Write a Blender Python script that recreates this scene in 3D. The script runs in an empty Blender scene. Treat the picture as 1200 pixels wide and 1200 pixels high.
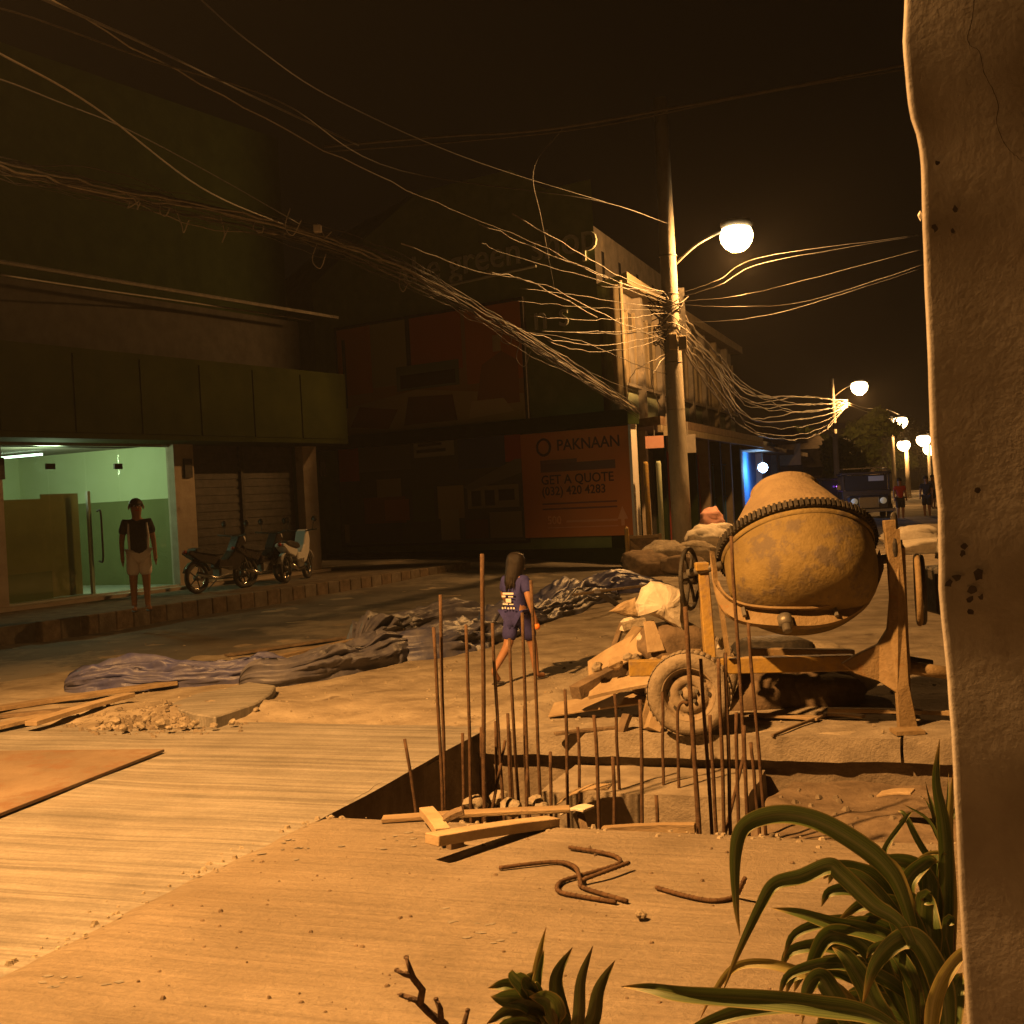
import bpy, bmesh, math, random
from mathutils import Vector, Matrix, noise
random.seed(7)
R = math.radians
scene = bpy.context.scene
COL = scene.collection

# ------------------------------------------------------------------ camera
EYE = Vector((0, 0, 1.73))
FPX, CX, CY = 1450.0, 600.0, 600.0
PITCH, ROLL = R(0.71), R(3.0)
fw = Vector((0, math.cos(PITCH), -math.sin(PITCH)))
up0 = Vector((0, math.sin(PITCH), math.cos(PITCH)))
r0 = Vector((1, 0, 0))
rt = r0*math.cos(ROLL) - up0*math.sin(ROLL)
upv = r0*math.sin(ROLL) + up0*math.cos(ROLL)
cd = bpy.data.cameras.new('camera')
cd.sensor_width = 36; cd.lens = 36*FPX/1200; cd.clip_start = .05; cd.clip_end = 2000
cam = bpy.data.objects.new('camera', cd); COL.objects.link(cam)
cam.matrix_world = Matrix(((rt.x, upv.x, -fw.x, EYE.x), (rt.y, upv.y, -fw.y, EYE.y), (rt.z, upv.z, -fw.z, EYE.z), (0, 0, 0, 1)))
scene.camera = cam

# ------------------------------------------------------------------ world: a dark town night, no sun
w = bpy.data.worlds.new('World'); scene.world = w; w.use_nodes = True
bg = w.node_tree.nodes['Background']
bg.inputs['Color'].default_value = (1.0, .60, .28, 1)
bg.inputs['Strength'].default_value = 0.0017
vs = scene.view_settings
vs.view_transform = 'Standard'; vs.look = 'None'; vs.exposure = 0; vs.gamma = 1; vs.use_curve_mapping = False
cy = scene.cycles
cy.use_denoising = True
cy.max_bounces = 6; cy.diffuse_bounces = 3; cy.glossy_bounces = 3; cy.transmission_bounces = 5; cy.volume_bounces = 0
cy.transparent_max_bounces = 8; cy.sample_clamp_indirect = 4; cy.caustics_reflective = False; cy.caustics_refractive = False
SODIUM = (1.0, .465, .125)

# ------------------------------------------------------------------ pixel -> place helpers (photo is 1200 px)
def ray(px, py): return fw + rt*((px-CX)/FPX) + upv*((CY-py)/FPX)
def P(px, py, Y):
    d = ray(px, py); return EYE + d*(Y/d.y)
def G(px, py, z=0.0):
    d = ray(px, py); return EYE + d*((z-EYE.z)/d.z)

# street frame: local x across the street, local y along it
ST = R(-20); O = Vector((-1.2, 6.85, 0))
AX = Vector((math.cos(ST), math.sin(ST), 0)); AY = Vector((-math.sin(ST), math.cos(ST), 0))
def S(x, y, z=0): return O + AX*x + AY*y + Vector((0, 0, z))
def toS(p):
    d = p-O; return d.dot(AX), d.dot(AY)

class Plane:
    """a vertical facade; s runs along it, z up, d outwards"""
    def __init__(s, A, ang):
        s.A = Vector((A[0], A[1], 0)); s.dir = Vector((math.sin(ang), math.cos(ang), 0)); s.n = Vector((s.dir.y, -s.dir.x, 0))
        if s.n.dot(EYE - s.A) < 0: s.n = -s.n
    def sz(s, px, py):
        d = ray(px, py); t = (s.A-EYE).dot(s.n)/d.dot(s.n); p = EYE+d*t
        return (p-s.A).dot(s.dir), p.z
    def pt(s, a, z, d=0): return s.A + s.dir*a + s.n*d + Vector((0, 0, z))

# ------------------------------------------------------------------ materials
MATS = {}
def mat(name, c1, c2=None, rough=.8, scale=6, metal=0, bump=0, bscale=None, stretch=(1, 1, 1), emit=None, estr=0, detail=6, spec=.3,
        spots=None, spot_scale=3, spot_lo=.62, trans=0, streak=None):
    if name in MATS: return MATS[name]
    m = bpy.data.materials.new(name); m.use_nodes = True; MATS[name] = m
    nt = m.node_tree; N = nt.nodes; L = nt.links; b = N['Principled BSDF']
    b.inputs['Roughness'].default_value = rough; b.inputs['Metallic'].default_value = metal
    b.inputs['Specular IOR Level'].default_value = spec
    b.inputs['Base Color'].default_value = (*c1, 1)
    if trans: b.inputs['Transmission Weight'].default_value = trans
    if emit: b.inputs['Emission Color'].default_value = (*emit, 1); b.inputs['Emission Strength'].default_value = estr
    if c2 is not None or bump or spots:
        tc = N.new('ShaderNodeTexCoord'); mp = N.new('ShaderNodeMapping'); mp.inputs['Scale'].default_value = stretch
        L.new(tc.outputs['Object'], mp.inputs['Vector'])
    out = None
    if c2 is not None:
        nz = N.new('ShaderNodeTexNoise'); nz.inputs['Scale'].default_value = scale; nz.inputs['Detail'].default_value = detail; nz.inputs['Roughness'].default_value = .62
        L.new(mp.outputs[0], nz.inputs['Vector'])
        rp = N.new('ShaderNodeValToRGB'); rp.color_ramp.elements[0].position = .35; rp.color_ramp.elements[1].position = .68
        rp.color_ramp.elements[0].color = (*c1, 1); rp.color_ramp.elements[1].color = (*c2, 1)
        L.new(nz.outputs['Fac'], rp.inputs['Fac']); out = rp.outputs['Color']
    if spots:
        n2 = N.new('ShaderNodeTexNoise'); n2.inputs['Scale'].default_value = spot_scale; n2.inputs['Detail'].default_value = 8; n2.inputs['Roughness'].default_value = .7
        L.new(tc.outputs['Object'], n2.inputs['Vector'])
        r2 = N.new('ShaderNodeValToRGB'); r2.color_ramp.elements[0].position = spot_lo; r2.color_ramp.elements[1].position = spot_lo+.08
        L.new(n2.outputs['Fac'], r2.inputs['Fac'])
        mx = N.new('ShaderNodeMix'); mx.data_type = 'RGBA'; L.new(r2.outputs['Color'], mx.inputs['Factor'])
        if out: L.new(out, mx.inputs['A'])
        else: mx.inputs['A'].default_value = (*c1, 1)
        mx.inputs['B'].default_value = (*spots, 1); out = mx.outputs['Result']
    if out: L.new(out, b.inputs['Base Color'])
    if bump:
        n3 = N.new('ShaderNodeTexNoise'); n3.inputs['Scale'].default_value = bscale or scale*3; n3.inputs['Detail'].default_value = 8; n3.inputs['Roughness'].default_value = .65
        L.new(mp.outputs[0], n3.inputs['Vector'])
        bp = N.new('ShaderNodeBump'); bp.inputs['Strength'].default_value = bump; bp.inputs['Distance'].default_value = .02
        L.new(n3.outputs['Fac'], bp.inputs['Height']); L.new(bp.outputs['Normal'], b.inputs['Normal'])
    return m

def concrete_mat(name, lo, hi, stain, streak_scale, streak_amt, bump=.5, xs_=.22):
    """broomed concrete: streaks across the street (local x), blotches of dirt, fine grain"""
    m = bpy.data.materials.new(name); m.use_nodes = True; MATS[name] = m
    nt = m.node_tree; N = nt.nodes; L = nt.links; b = N['Principled BSDF']
    b.inputs['Roughness'].default_value = .88; b.inputs['Specular IOR Level'].default_value = .2
    tc = N.new('ShaderNodeTexCoord')
    mp = N.new('ShaderNodeMapping'); mp.inputs['Scale'].default_value = (xs_, streak_scale, 1); L.new(tc.outputs['Object'], mp.inputs['Vector'])
    def nz(vec, sc, det, rough=.6):
        n = N.new('ShaderNodeTexNoise'); n.inputs['Scale'].default_value = sc; n.inputs['Detail'].default_value = det; n.inputs['Roughness'].default_value = rough
        n.inputs['Distortion'].default_value = .3
        L.new(vec, n.inputs['Vector']); return n.outputs['Fac']
    st = nz(mp.outputs[0], 1.6, 7, .68); bl = nz(tc.outputs['Object'], 1.1, 9, .66); gr = nz(tc.outputs['Object'], 38, 8, .8)
    def ramp(f, a, c, c0, c1):
        r = N.new('ShaderNodeValToRGB'); r.color_ramp.elements[0].position = a; r.color_ramp.elements[1].position = c
        r.color_ramp.elements[0].color = (*c0, 1); r.color_ramp.elements[1].color = (*c1, 1); L.new(f, r.inputs['Fac']); return r.outputs['Color']
    def mix(f, a, b2, typ='MIX'):
        x = N.new('ShaderNodeMix'); x.data_type = 'RGBA'; x.blend_type = typ
        if hasattr(f, 'links'): L.new(f, x.inputs['Factor'])
        else: x.inputs['Factor'].default_value = f
        L.new(a, x.inputs['A']); L.new(b2, x.inputs['B']); return x.outputs['Result']
    base = ramp(bl, .3, .7, lo, hi)
    sk = ramp(st, .38, .62, (1-streak_amt,)*3, (1, 1, 1))
    c = mix(1.0, base, sk, 'MULTIPLY')
    g = ramp(gr, .3, .7, (.66, .66, .66), (1, 1, 1)); c = mix(1.0, c, g, 'MULTIPLY')
    big = nz(tc.outputs['Object'], .55, 6, .7); f = ramp(big, .55, .72, (0, 0, 0), (.75, .75, .75))
    stc = N.new('ShaderNodeRGB'); stc.outputs[0].default_value = (*stain, 1)
    c = mix(f, c, stc.outputs[0]); L.new(c, b.inputs['Base Color'])
    add = N.new('ShaderNodeMath'); add.operation = 'MULTIPLY_ADD'; L.new(st, add.inputs[0]); add.inputs[1].default_value = 1.3; L.new(gr, add.inputs[2])
    add2 = N.new('ShaderNodeMath'); add2.operation = 'MULTIPLY_ADD'; L.new(bl, add2.inputs[0]); add2.inputs[1].default_value = 1.2; L.new(add.outputs[0], add2.inputs[2])
    bp = N.new('ShaderNodeBump'); bp.inputs['Strength'].default_value = bump; bp.inputs['Distance'].default_value = .02
    L.new(add2.outputs[0], bp.inputs['Height']); L.new(bp.outputs['Normal'], b.inputs['Normal'])
    return m

M_slabA = concrete_mat('sidewalk_concrete', (.24, .195, .145), (.40, .335, .26), (.22, .175, .125), 12, .22, .9, .5)
M_slabB = concrete_mat('driveway_concrete', (.27, .245, .215), (.45, .42, .375), (.25, .215, .175), 8.5, .42, .7, .2)
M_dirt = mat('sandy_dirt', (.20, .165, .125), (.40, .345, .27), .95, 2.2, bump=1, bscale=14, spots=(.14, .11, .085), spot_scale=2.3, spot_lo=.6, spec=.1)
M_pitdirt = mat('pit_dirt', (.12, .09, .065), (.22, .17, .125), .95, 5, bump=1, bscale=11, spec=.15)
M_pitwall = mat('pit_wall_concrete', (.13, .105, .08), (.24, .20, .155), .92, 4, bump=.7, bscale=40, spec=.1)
M_ledge = mat('kerb_concrete', (.20, .17, .135), (.33, .285, .23), .92, 5, bump=.6, bscale=45, spec=.1)
M_asph = mat('road_surface', (.075, .068, .06), (.15, .135, .115), .8, .9, bump=.5, bscale=30, spots=(.22, .195, .16), spot_scale=.35, spot_lo=.5, spec=.2)
M_rebar = mat('rusty_rebar', (.07, .04, .024), (.14, .082, .045), .75, 30, metal=.25, bump=.6, bscale=160, spec=.3)
M_wood = mat('weathered_wood', (.19, .135, .08), (.33, .25, .155), .85, 5, bump=.6, bscale=26, stretch=(.25, 1, 1), spots=(.17, .12, .075), spot_scale=6)
M_wood2 = mat('pale_plywood', (.28, .205, .125), (.43, .335, .22), .85, 4, bump=.4, bscale=30, spots=(.28, .20, .13), spot_scale=5)
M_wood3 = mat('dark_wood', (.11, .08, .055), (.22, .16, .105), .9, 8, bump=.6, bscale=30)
M_plyrust = mat('stained_panel', (.15, .11, .075), (.225, .17, .12), .85, 1.6, bump=.5, bscale=20, spots=(.17, .105, .065), spot_scale=2.5, spot_lo=.5)
M_tarpg = mat('grey_tarp', (.08, .08, .115), (.135, .13, .155), .5, 5, bump=.4, bscale=16, spec=.4)
M_tarpb = mat('blue_tarp', (.055, .062, .17), (.11, .11, .175), .45, 4, bump=.4, bscale=16, spec=.45)
M_tarpn = mat('navy_tarp', (.05, .055, .11), (.14, .135, .165), .45, 5, bump=.4, bscale=14, spec=.45)
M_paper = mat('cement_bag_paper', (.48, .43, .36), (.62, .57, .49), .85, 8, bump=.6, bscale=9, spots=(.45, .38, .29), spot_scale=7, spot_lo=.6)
M_drum = mat('worn_yellow_drum', (.155, .113, .046), (.245, .18, .066), .7, 3, bump=.7, bscale=18, spots=(.13, .10, .065), spot_scale=4.5, spot_lo=.5, spec=.35)
M_cone = mat('cement_dusted_cone', (.24, .18, .115), (.34, .26, .155), .85, 4, bump=.8, bscale=24, spots=(.24, .155, .07), spot_scale=8, spot_lo=.6)
M_myel = mat('yellow_frame_paint', (.36, .23, .045), (.24, .165, .07), .65, 9, bump=.4, bscale=30, spots=(.22, .15, .09), spot_scale=9, spot_lo=.55)
M_mdust = mat('dusty_frame_paint', (.20, .14, .07), (.28, .205, .12), .8, 7, bump=.6, bscale=30, spots=(.24, .14, .06), spot_scale=8, spot_lo=.58)
M_black = mat('black_iron', (.022, .02, .018), (.06, .05, .04), .6, 14, bump=.5)
M_tyre = mat('dusty_tyre', (.20, .165, .125), (.31, .26, .20), .95, 7, bump=.7, bscale=30, spots=(.09, .075, .06), spot_scale=9, spot_lo=.6)
M_rim = mat('dusty_rim', (.20, .155, .11), (.32, .26, .19), .8, 9, bump=.5, spots=(.08, .06, .045), spot_scale=12, spot_lo=.56)
M_pole = mat('concrete_pole', (.24, .22, .185), (.36, .33, .28), .85, 5, bump=.6, bscale=20, stretch=(1, 1, .3), spots=(.22, .19, .15), spot_scale=4, spot_lo=.6)
M_pillar = mat('stained_plaster', (.33, .305, .29), (.46, .43, .41), .9, 5, bump=.12, bscale=38, spots=(.36, .33, .31), spot_scale=3.5, spot_lo=.55)
M_pstain = mat('black_mould', (.06, .05, .05), (.10, .085, .08), .9, 30)
M_wire = mat('cable_rubber', (.028, .025, .022), (.06, .053, .047), .5, 9, spec=.35)
M_wireg = mat('grey_cable', (.15, .135, .115), (.23, .205, .175), .45, 9, spec=.5)
M_iron = mat('grey_iron', (.16, .15, .14), (.25, .23, .2), .5, 8, metal=.6, bump=.2)
M_lampw = mat('lamp_glow', (1, .9, .7), emit=(1.0, .70, .33), estr=22)
M_lampw2 = mat('far_lamp_glow', (1, .9, .7), emit=(1.0, .66, .30), estr=14)
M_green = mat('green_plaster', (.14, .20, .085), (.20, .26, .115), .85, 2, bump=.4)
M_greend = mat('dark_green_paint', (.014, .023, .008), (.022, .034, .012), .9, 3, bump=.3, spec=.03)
M_greenp = mat('green_side_paint', (.10, .15, .06), (.135, .185, .08), .8, 2.5, bump=.3)
M_wall = mat('tan_plaster', (.36, .29, .22), (.46, .385, .30), .88, 3, bump=.4, spots=(.26, .20, .15), spot_scale=2)
M_fascia = mat('olive_fascia', (.022, .028, .008), (.034, .04, .012), .9, 1.5, bump=.2, spec=.03)
M_dark = mat('dark_interior', (.03, .027, .024), (.05, .045, .04), .9, 4)
M_shutter = mat('dark_shutter', (.055, .05, .045), (.09, .08, .07), .6, 6, metal=.3, spec=.3)
M_white = mat('grimy_white_wall', (.19, .17, .15), (.30, .27, .24), .85, 2.5, bump=.5, spots=(.34, .29, .23), spot_scale=1.8, spot_lo=.56)
M_cream = mat('cream_panel', (.23, .19, .125), (.32, .265, .185), .8, 4, bump=.3, spots=(.38, .29, .18), spot_scale=3)
M_gpanel = mat('pale_green_panel', (.33, .40, .30), (.44, .49, .37), .8, 4, bump=.3, spots=(.25, .24, .17), spot_scale=3)
M_roof = mat('rusty_sheet_roof', (.16, .11, .075), (.26, .18, .12), .75, 6, metal=.3, bump=.4)
M_glassd = mat('dark_window_glass', (.035, .035, .035), rough=.12, spec=.6)
M_blue = mat('blue_paint', (.05, .21, .55), (.08, .28, .62), .6, 5)
M_red = mat('red_paint', (.35, .04, .025), (.42, .06, .035), .7, 6)
M_pink = mat('pinkish_wall', (.55, .28, .24), (.6, .34, .28), .8, 5)
M_lett = mat('pale_lettering', (.50, .52, .44), rough=.5)
M_lettd = mat('maroon_lettering', (.09, .03, .02), rough=.6)
M_letto = mat('orange_lettering', (.85, .40, .20), rough=.6)
M_orange = mat('orange_banner', (.62, .20, .055), (.66, .23, .065), .6, .8)
M_bluew = mat('blue_white_light', (.7, .85, 1), emit=(.42, .66, 1.0), estr=14)
M_tube = mat('shop_tube_light', (.9, 1, .9), emit=(.75, 1.0, .80), estr=5)
M_shopw = mat('shop_pale_green_wall', (.58, .63, .40), (.62, .67, .44), .8, 2)
M_shopl = mat('shop_olive_dado', (.16, .18, .075), (.19, .21, .09), .8, 2)
M_shopf = mat('shop_floor_tile', (.42, .44, .40), (.5, .52, .47), .35, 5)
M_card = mat('brown_board', (.30, .25, .11), (.36, .30, .13), .85, 3, bump=.2)
M_steel = mat('brushed_steel', (.4, .4, .38), rough=.3, metal=.9)
M_skin = mat('brown_skin', (.30, .155, .085), (.36, .19, .11), .55, 20)
M_hair = mat('black_hair', (.012, .009, .008), (.03, .022, .018), .45, 60, stretch=(1, 1, .1), bump=.5)
M_navy = mat('navy_cloth', (.035, .035, .16), (.05, .05, .21), .85, 20, bump=.3)
M_blackc = mat('black_cloth', (.02, .019, .022), (.035, .033, .035), .85, 20, bump=.3)
M_short = mat('pale_cotton', (.74, .66, .6), (.8, .73, .67), .85, 20, bump=.4)
M_whitec = mat('white_cloth', (.75, .72, .7), rough=.8)
M_redc = mat('red_cloth', (.45, .05, .04), rough=.85)
M_flip = mat('sandal_rubber', (.05, .04, .035), rough=.7)
M_twig = mat('dead_twig', (.10, .065, .045), (.17, .115, .08), .85, 30, bump=1)
M_pot = mat('clay_pot', (.30, .13, .07), (.38, .18, .10), .85, 9, bump=.4)
M_tree = mat('tree_leaf', (.05, .075, .018), (.105, .13, .03), .6, 2)
M_bark = mat('tree_bark', (.12, .09, .065), (.2, .155, .11), .9, 9, bump=1)
M_jeep = mat('dark_vehicle_paint', (.022, .022, .027), (.035, .033, .036), .3, 4, spec=.6)
M_chrome = mat('chrome', (.65, .63, .6), rough=.2, metal=1)
M_headl = mat('headlight_glass', (.8, .78, .7), emit=(1, .8, .45), estr=.12)
M_mfair = mat('dark_fairing', (.025, .022, .022), (.04, .03, .03), .22, 6, spec=.6)
M_mwhite = mat('silver_fairing', (.6, .58, .56), rough=.3)
M_mred = mat('red_fairing', (.30, .035, .02), rough=.3)
M_rock = mat('rubble_stone', (.21, .175, .13), (.36, .31, .24), .92, 9, bump=.9, bscale=20)
M_purple = mat('purple_led', (.3, .1, 1), emit=(.35, .10, 1), estr=9)

def leaf_mat(name, c_lo, c_hi, c_rib, c_tip, tr=.28):
    m = bpy.data.materials.new(name); m.use_nodes = True; nt = m.node_tree; N = nt.nodes; L = nt.links; b = N['Principled BSDF']
    at = N.new('ShaderNodeAttribute'); at.attribute_name = 'blade'; sp = N.new('ShaderNodeSeparateColor'); L.new(at.outputs['Color'], sp.inputs[0])
    mp = N.new('ShaderNodeMapping'); mp.inputs['Scale'].default_value = (9, 1.2, 13); L.new(at.outputs['Color'], mp.inputs['Vector'])
    n = N.new('ShaderNodeTexNoise'); n.inputs['Scale'].default_value = 2.2; n.inputs['Detail'].default_value = 6; L.new(mp.outputs[0], n.inputs['Vector'])
    r = N.new('ShaderNodeValToRGB'); r.color_ramp.elements[0].position = .35; r.color_ramp.elements[1].position = .68; r.color_ramp.elements[0].color = (*c_lo, 1); r.color_ramp.elements[1].color = (*c_hi, 1); L.new(n.outputs['Fac'], r.inputs[0])
    def mix(f, a, c):
        x = N.new('ShaderNodeMix'); x.data_type = 'RGBA'; L.new(f, x.inputs['Factor']); L.new(a, x.inputs['A']); x.inputs['B'].default_value = (*c, 1); return x.outputs['Result']
    def rmp(src, a, e, v=1):
        q = N.new('ShaderNodeMapRange'); q.inputs['From Min'].default_value = a; q.inputs['From Max'].default_value = e; q.inputs['To Max'].default_value = v; L.new(src, q.inputs['Value']); return q.outputs[0]
    ab = N.new('ShaderNodeMath'); ab.operation = 'SUBTRACT'; L.new(sp.outputs[0], ab.inputs[0]); ab.inputs[1].default_value = .5; a2 = N.new('ShaderNodeMath'); a2.operation = 'ABSOLUTE'; L.new(ab.outputs[0], a2.inputs[0])
    c = mix(rmp(a2.outputs[0], .09, .02, .7), r.outputs[0], c_rib); c = mix(rmp(a2.outputs[0], .42, .5, .6), c, c_tip)
    tn = N.new('ShaderNodeMath'); tn.operation = 'MULTIPLY_ADD'; L.new(n.outputs['Fac'], tn.inputs[0]); tn.inputs[1].default_value = .25; L.new(sp.outputs[1], tn.inputs[2]); c = mix(rmp(tn.outputs[0], .98, 1.1), c, c_tip)
    L.new(c, b.inputs['Base Color']); b.inputs['Roughness'].default_value = .48; b.inputs['Specular IOR Level'].default_value = .5
    bp = N.new('ShaderNodeBump'); bp.inputs['Strength'].default_value = .35; bp.inputs['Distance'].default_value = .004; L.new(n.outputs['Fac'], bp.inputs['Height']); L.new(bp.outputs[0], b.inputs['Normal'])
    t = N.new('ShaderNodeBsdfTranslucent'); L.new(c, t.inputs[0]); mx = N.new('ShaderNodeMixShader'); mx.inputs[0].default_value = tr; L.new(b.outputs[0], mx.inputs[1]); L.new(t.outputs[0], mx.inputs[2]); L.new(mx.outputs[0], N['Material Output'].inputs[0])
    return m
M_leaf = leaf_mat('dracaena_leaf', (.035, .06, .013), (.085, .12, .028), (.13, .145, .05), (.30, .22, .08), .2)
M_leafy = leaf_mat('yellowing_leaf', (.16, .15, .045), (.27, .23, .08), (.3, .26, .11), (.30, .18, .07), .35)
M_leafd = leaf_mat('dark_blade_leaf', (.05, .06, .018), (.085, .10, .03), (.12, .12, .04), (.15, .10, .04), .2)
def glass_mat():
    m = bpy.data.materials.new('clear_glass'); m.use_nodes = True; nt = m.node_tree; N = nt.nodes; L = nt.links
    N.remove(N['Principled BSDF']); t = N.new('ShaderNodeBsdfTransparent'); t.inputs[0].default_value = (.88, .95, .88, 1)
    g = N.new('ShaderNodeBsdfGlossy'); g.inputs['Roughness'].default_value = .05; mx = N.new('ShaderNodeMixShader')
    lw = N.new('ShaderNodeLayerWeight'); lw.inputs[0].default_value = .5; pw = N.new('ShaderNodeMath'); pw.operation = 'POWER'; L.new(lw.outputs['Facing'], pw.inputs[0]); pw.inputs[1].default_value = 4; fr = N.new('ShaderNodeMath'); fr.operation = 'MULTIPLY_ADD'; L.new(pw.outputs[0], fr.inputs[0]); fr.inputs[1].default_value = .7; fr.inputs[2].default_value = .035
    L.new(fr.outputs[0], mx.inputs[0]); L.new(t.outputs[0], mx.inputs[1]); L.new(g.outputs[0], mx.inputs[2]); L.new(mx.outputs[0], N['Material Output'].inputs[0])
    return m
M_glass = glass_mat()

def print_mat():
    m = bpy.data.materials.new('printed_vinyl'); m.use_nodes = True; nt = m.node_tree; b = nt.nodes['Principled BSDF']
    a = nt.nodes.new('ShaderNodeAttribute'); a.attribute_name = 'ink'; nt.links.new(a.outputs['Color'], b.inputs['Base Color']); b.inputs['Roughness'].default_value = .5
    return m
M_print = print_mat()

# ------------------------------------------------------------------ builders
def tag(o, label=None, cat=None, group=None, kind=None):
    if label: o['label'] = label
    if cat: o['category'] = cat
    if group: o['group'] = group
    if kind: o['kind'] = kind
    return o
def thing(name, loc, label, cat, group=None):
    o = bpy.data.objects.new(name, None); COL.objects.link(o); o.location = loc; o.empty_display_size = .1
    return tag(o, label, cat, group)

class MB:
    def __init__(s): s.v = []; s.f = []; s.ink = None
    def add(s, vs_, fs_):
        b = len(s.v); s.v += [Vector(v) for v in vs_]; s.f += [tuple(i+b for i in f) for f in fs_]; return s
    def hexa(s, p):   # 8 corners: bottom 4 (ccw), top 4
        return s.add(p, [(3, 2, 1, 0), (4, 5, 6, 7), (0, 1, 5, 4), (1, 2, 6, 5), (2, 3, 7, 6), (3, 0, 4, 7)])
    def box(s, c, size, mtx=None):
        c = Vector(c); hx, hy, hz = size[0]/2, size[1]/2, size[2]/2
        p = [Vector(q) for q in ((-hx, -hy, -hz), (hx, -hy, -hz), (hx, hy, -hz), (-hx, hy, -hz), (-hx, -hy, hz), (hx, -hy, hz), (hx, hy, hz), (-hx, hy, hz))]
        if mtx: p = [mtx @ q for q in p]
        return s.hexa([q+c for q in p])
    def pbox(s, pl, s0, s1, z0, z1, d0, d1):
        p = [pl.pt(a, z, d) for z in (z0, z1) for (a, d) in ((s0, d0), (s1, d0), (s1, d1), (s0, d1))]
        return s.hexa(p)
    def plank(s, a, b, wd, th, up=Vector((0, 0, 1)), warp=0, taper=0):
        a = Vector(a); b = Vector(b); d = (b-a).normalized(); sd = d.cross(up).normalized(); u = sd.cross(d).normalized()
        n = 3 if warp else 1; rings = []
        for i in range(n+1):
            t = i/n; c = a.lerp(b, t) + u*(warp*math.sin(t*math.pi)); k = 1-taper*t
            rings.append([c-sd*wd/2*k-u*th/2, c+sd*wd/2*k-u*th/2, c+sd*wd/2*k+u*th/2, c-sd*wd/2*k+u*th/2])
        vsx = [q for r in rings for q in r]; fs = [(3, 2, 1, 0)]
        for i in range(n):
            for k in range(4): fs.append((i*4+k, i*4+(k+1) % 4, i*4+4+(k+1) % 4, i*4+4+k))
        fs.append((n*4, n*4+1, n*4+2, n*4+3)); return s.add(vsx, fs)
    def tube(s, pts, r, n=6, caps=True):
        pts = [Vector(p) for p in pts]; m = len(pts); rr = r if isinstance(r, (list, tuple)) else [r]*m
        vsx = []; prev = None
        for i, p in enumerate(pts):
            d = (pts[min(i+1, m-1)]-pts[max(i-1, 0)])
            if d.length < 1e-9: d = Vector((0, 0, 1))
            d.normalize()
            if prev is None:
                x = d.cross(Vector((0, 0, 1)) if abs(d.z) < .9 else Vector((1, 0, 0))).normalized()
            else:
                x = (prev-d*prev.dot(d))
                x = x.normalized() if x.length > 1e-6 else d.orthogonal().normalized()
            prev = x; y = d.cross(x)
            for k in range(n):
                a = 2*math.pi*k/n; vsx.append(p+(x*math.cos(a)+y*math.sin(a))*rr[i])
        fs = [(i*n+k, i*n+(k+1) % n, (i+1)*n+(k+1) % n, (i+1)*n+k) for i in range(m-1) for k in range(n)]
        if caps: fs += [tuple(range(n-1, -1, -1)), tuple((m-1)*n+k for k in range(n))]
        return s.add(vsx, fs)
    def lathe(s, prof, c, axis, n=32, caps=True):   # prof: (radius, dist along axis)
        c = Vector(c); a = Vector(axis).normalized(); x = a.orthogonal().normalized(); y = a.cross(x); vsx = []
        for r, h in prof:
            for k in range(n):
                t = 2*math.pi*k/n; vsx.append(c+a*h+(x*math.cos(t)+y*math.sin(t))*r)
        m = len(prof); fs = [(i*n+k, i*n+(k+1) % n, (i+1)*n+(k+1) % n, (i+1)*n+k) for i in range(m-1) for k in range(n)]
        if caps: fs += [tuple(range(n-1, -1, -1)), tuple((m-1)*n+k for k in range(n))]
        return s.add(vsx, fs)
    def ring(s, c, axis, Rr, r, n=36, k=8, ex=None, sx=1):
        c = Vector(c); a = Vector(axis).normalized(); x = a.orthogonal().normalized(); y = a.cross(x); vsx = []
        for i in range(n):
            t = 2*math.pi*i/n; d = x*math.cos(t)+y*math.sin(t)
            for j in range(k):
                q = 2*math.pi*j/k; vsx.append(c+d*(Rr+r*math.cos(q))+a*(r*sx*math.sin(q)))
        fs = [(i*k+j, ((i+1) % n)*k+j, ((i+1) % n)*k+(j+1) % k, i*k+(j+1) % k) for i in range(n) for j in range(k)]
        return s.add(vsx, fs)
    def prism(s, poly, d):   # poly of world points, extruded by vector d
        n = len(poly); d = Vector(d); vsx = [Vector(p) for p in poly]+[Vector(p)+d for p in poly]
        return s.add(vsx, [tuple(range(n-1, -1, -1)), tuple(range(n, 2*n))]+[(i, (i+1) % n, (i+1) % n+n, i+n) for i in range(n)])
    def build(s, name, m, parent=None, smooth=False, loc=None, bevel=0):
        me = bpy.data.meshes.new(name)
        if parent is not None: off = parent_loc(parent)
        elif loc is not None: off = Vector(loc)
        else:
            xs = [v.x for v in s.v]; ys = [v.y for v in s.v]; off = Vector(((min(xs)+max(xs))/2, (min(ys)+max(ys))/2, min(v.z for v in s.v)))
        me.from_pydata([v-off for v in s.v], [], s.f)
        bm = bmesh.new(); bm.from_mesh(me); bmesh.ops.recalc_face_normals(bm, faces=bm.faces)
        if bevel: bmesh.ops.bevel(bm, geom=bm.edges[:], offset=bevel, segments=1, affect='EDGES')
        bm.to_mesh(me); bm.free()
        me.materials.append(m)
        if smooth: me.polygons.foreach_set('use_smooth', [True]*len(me.polygons))
        o = bpy.data.objects.new(name, me); COL.objects.link(o)
        if parent is not None: o.parent = parent
        else: o.location = off
        return o
def parent_loc(p):
    l = Vector(p.location)
    return l + parent_loc(p.parent) if p.parent else l

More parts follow.
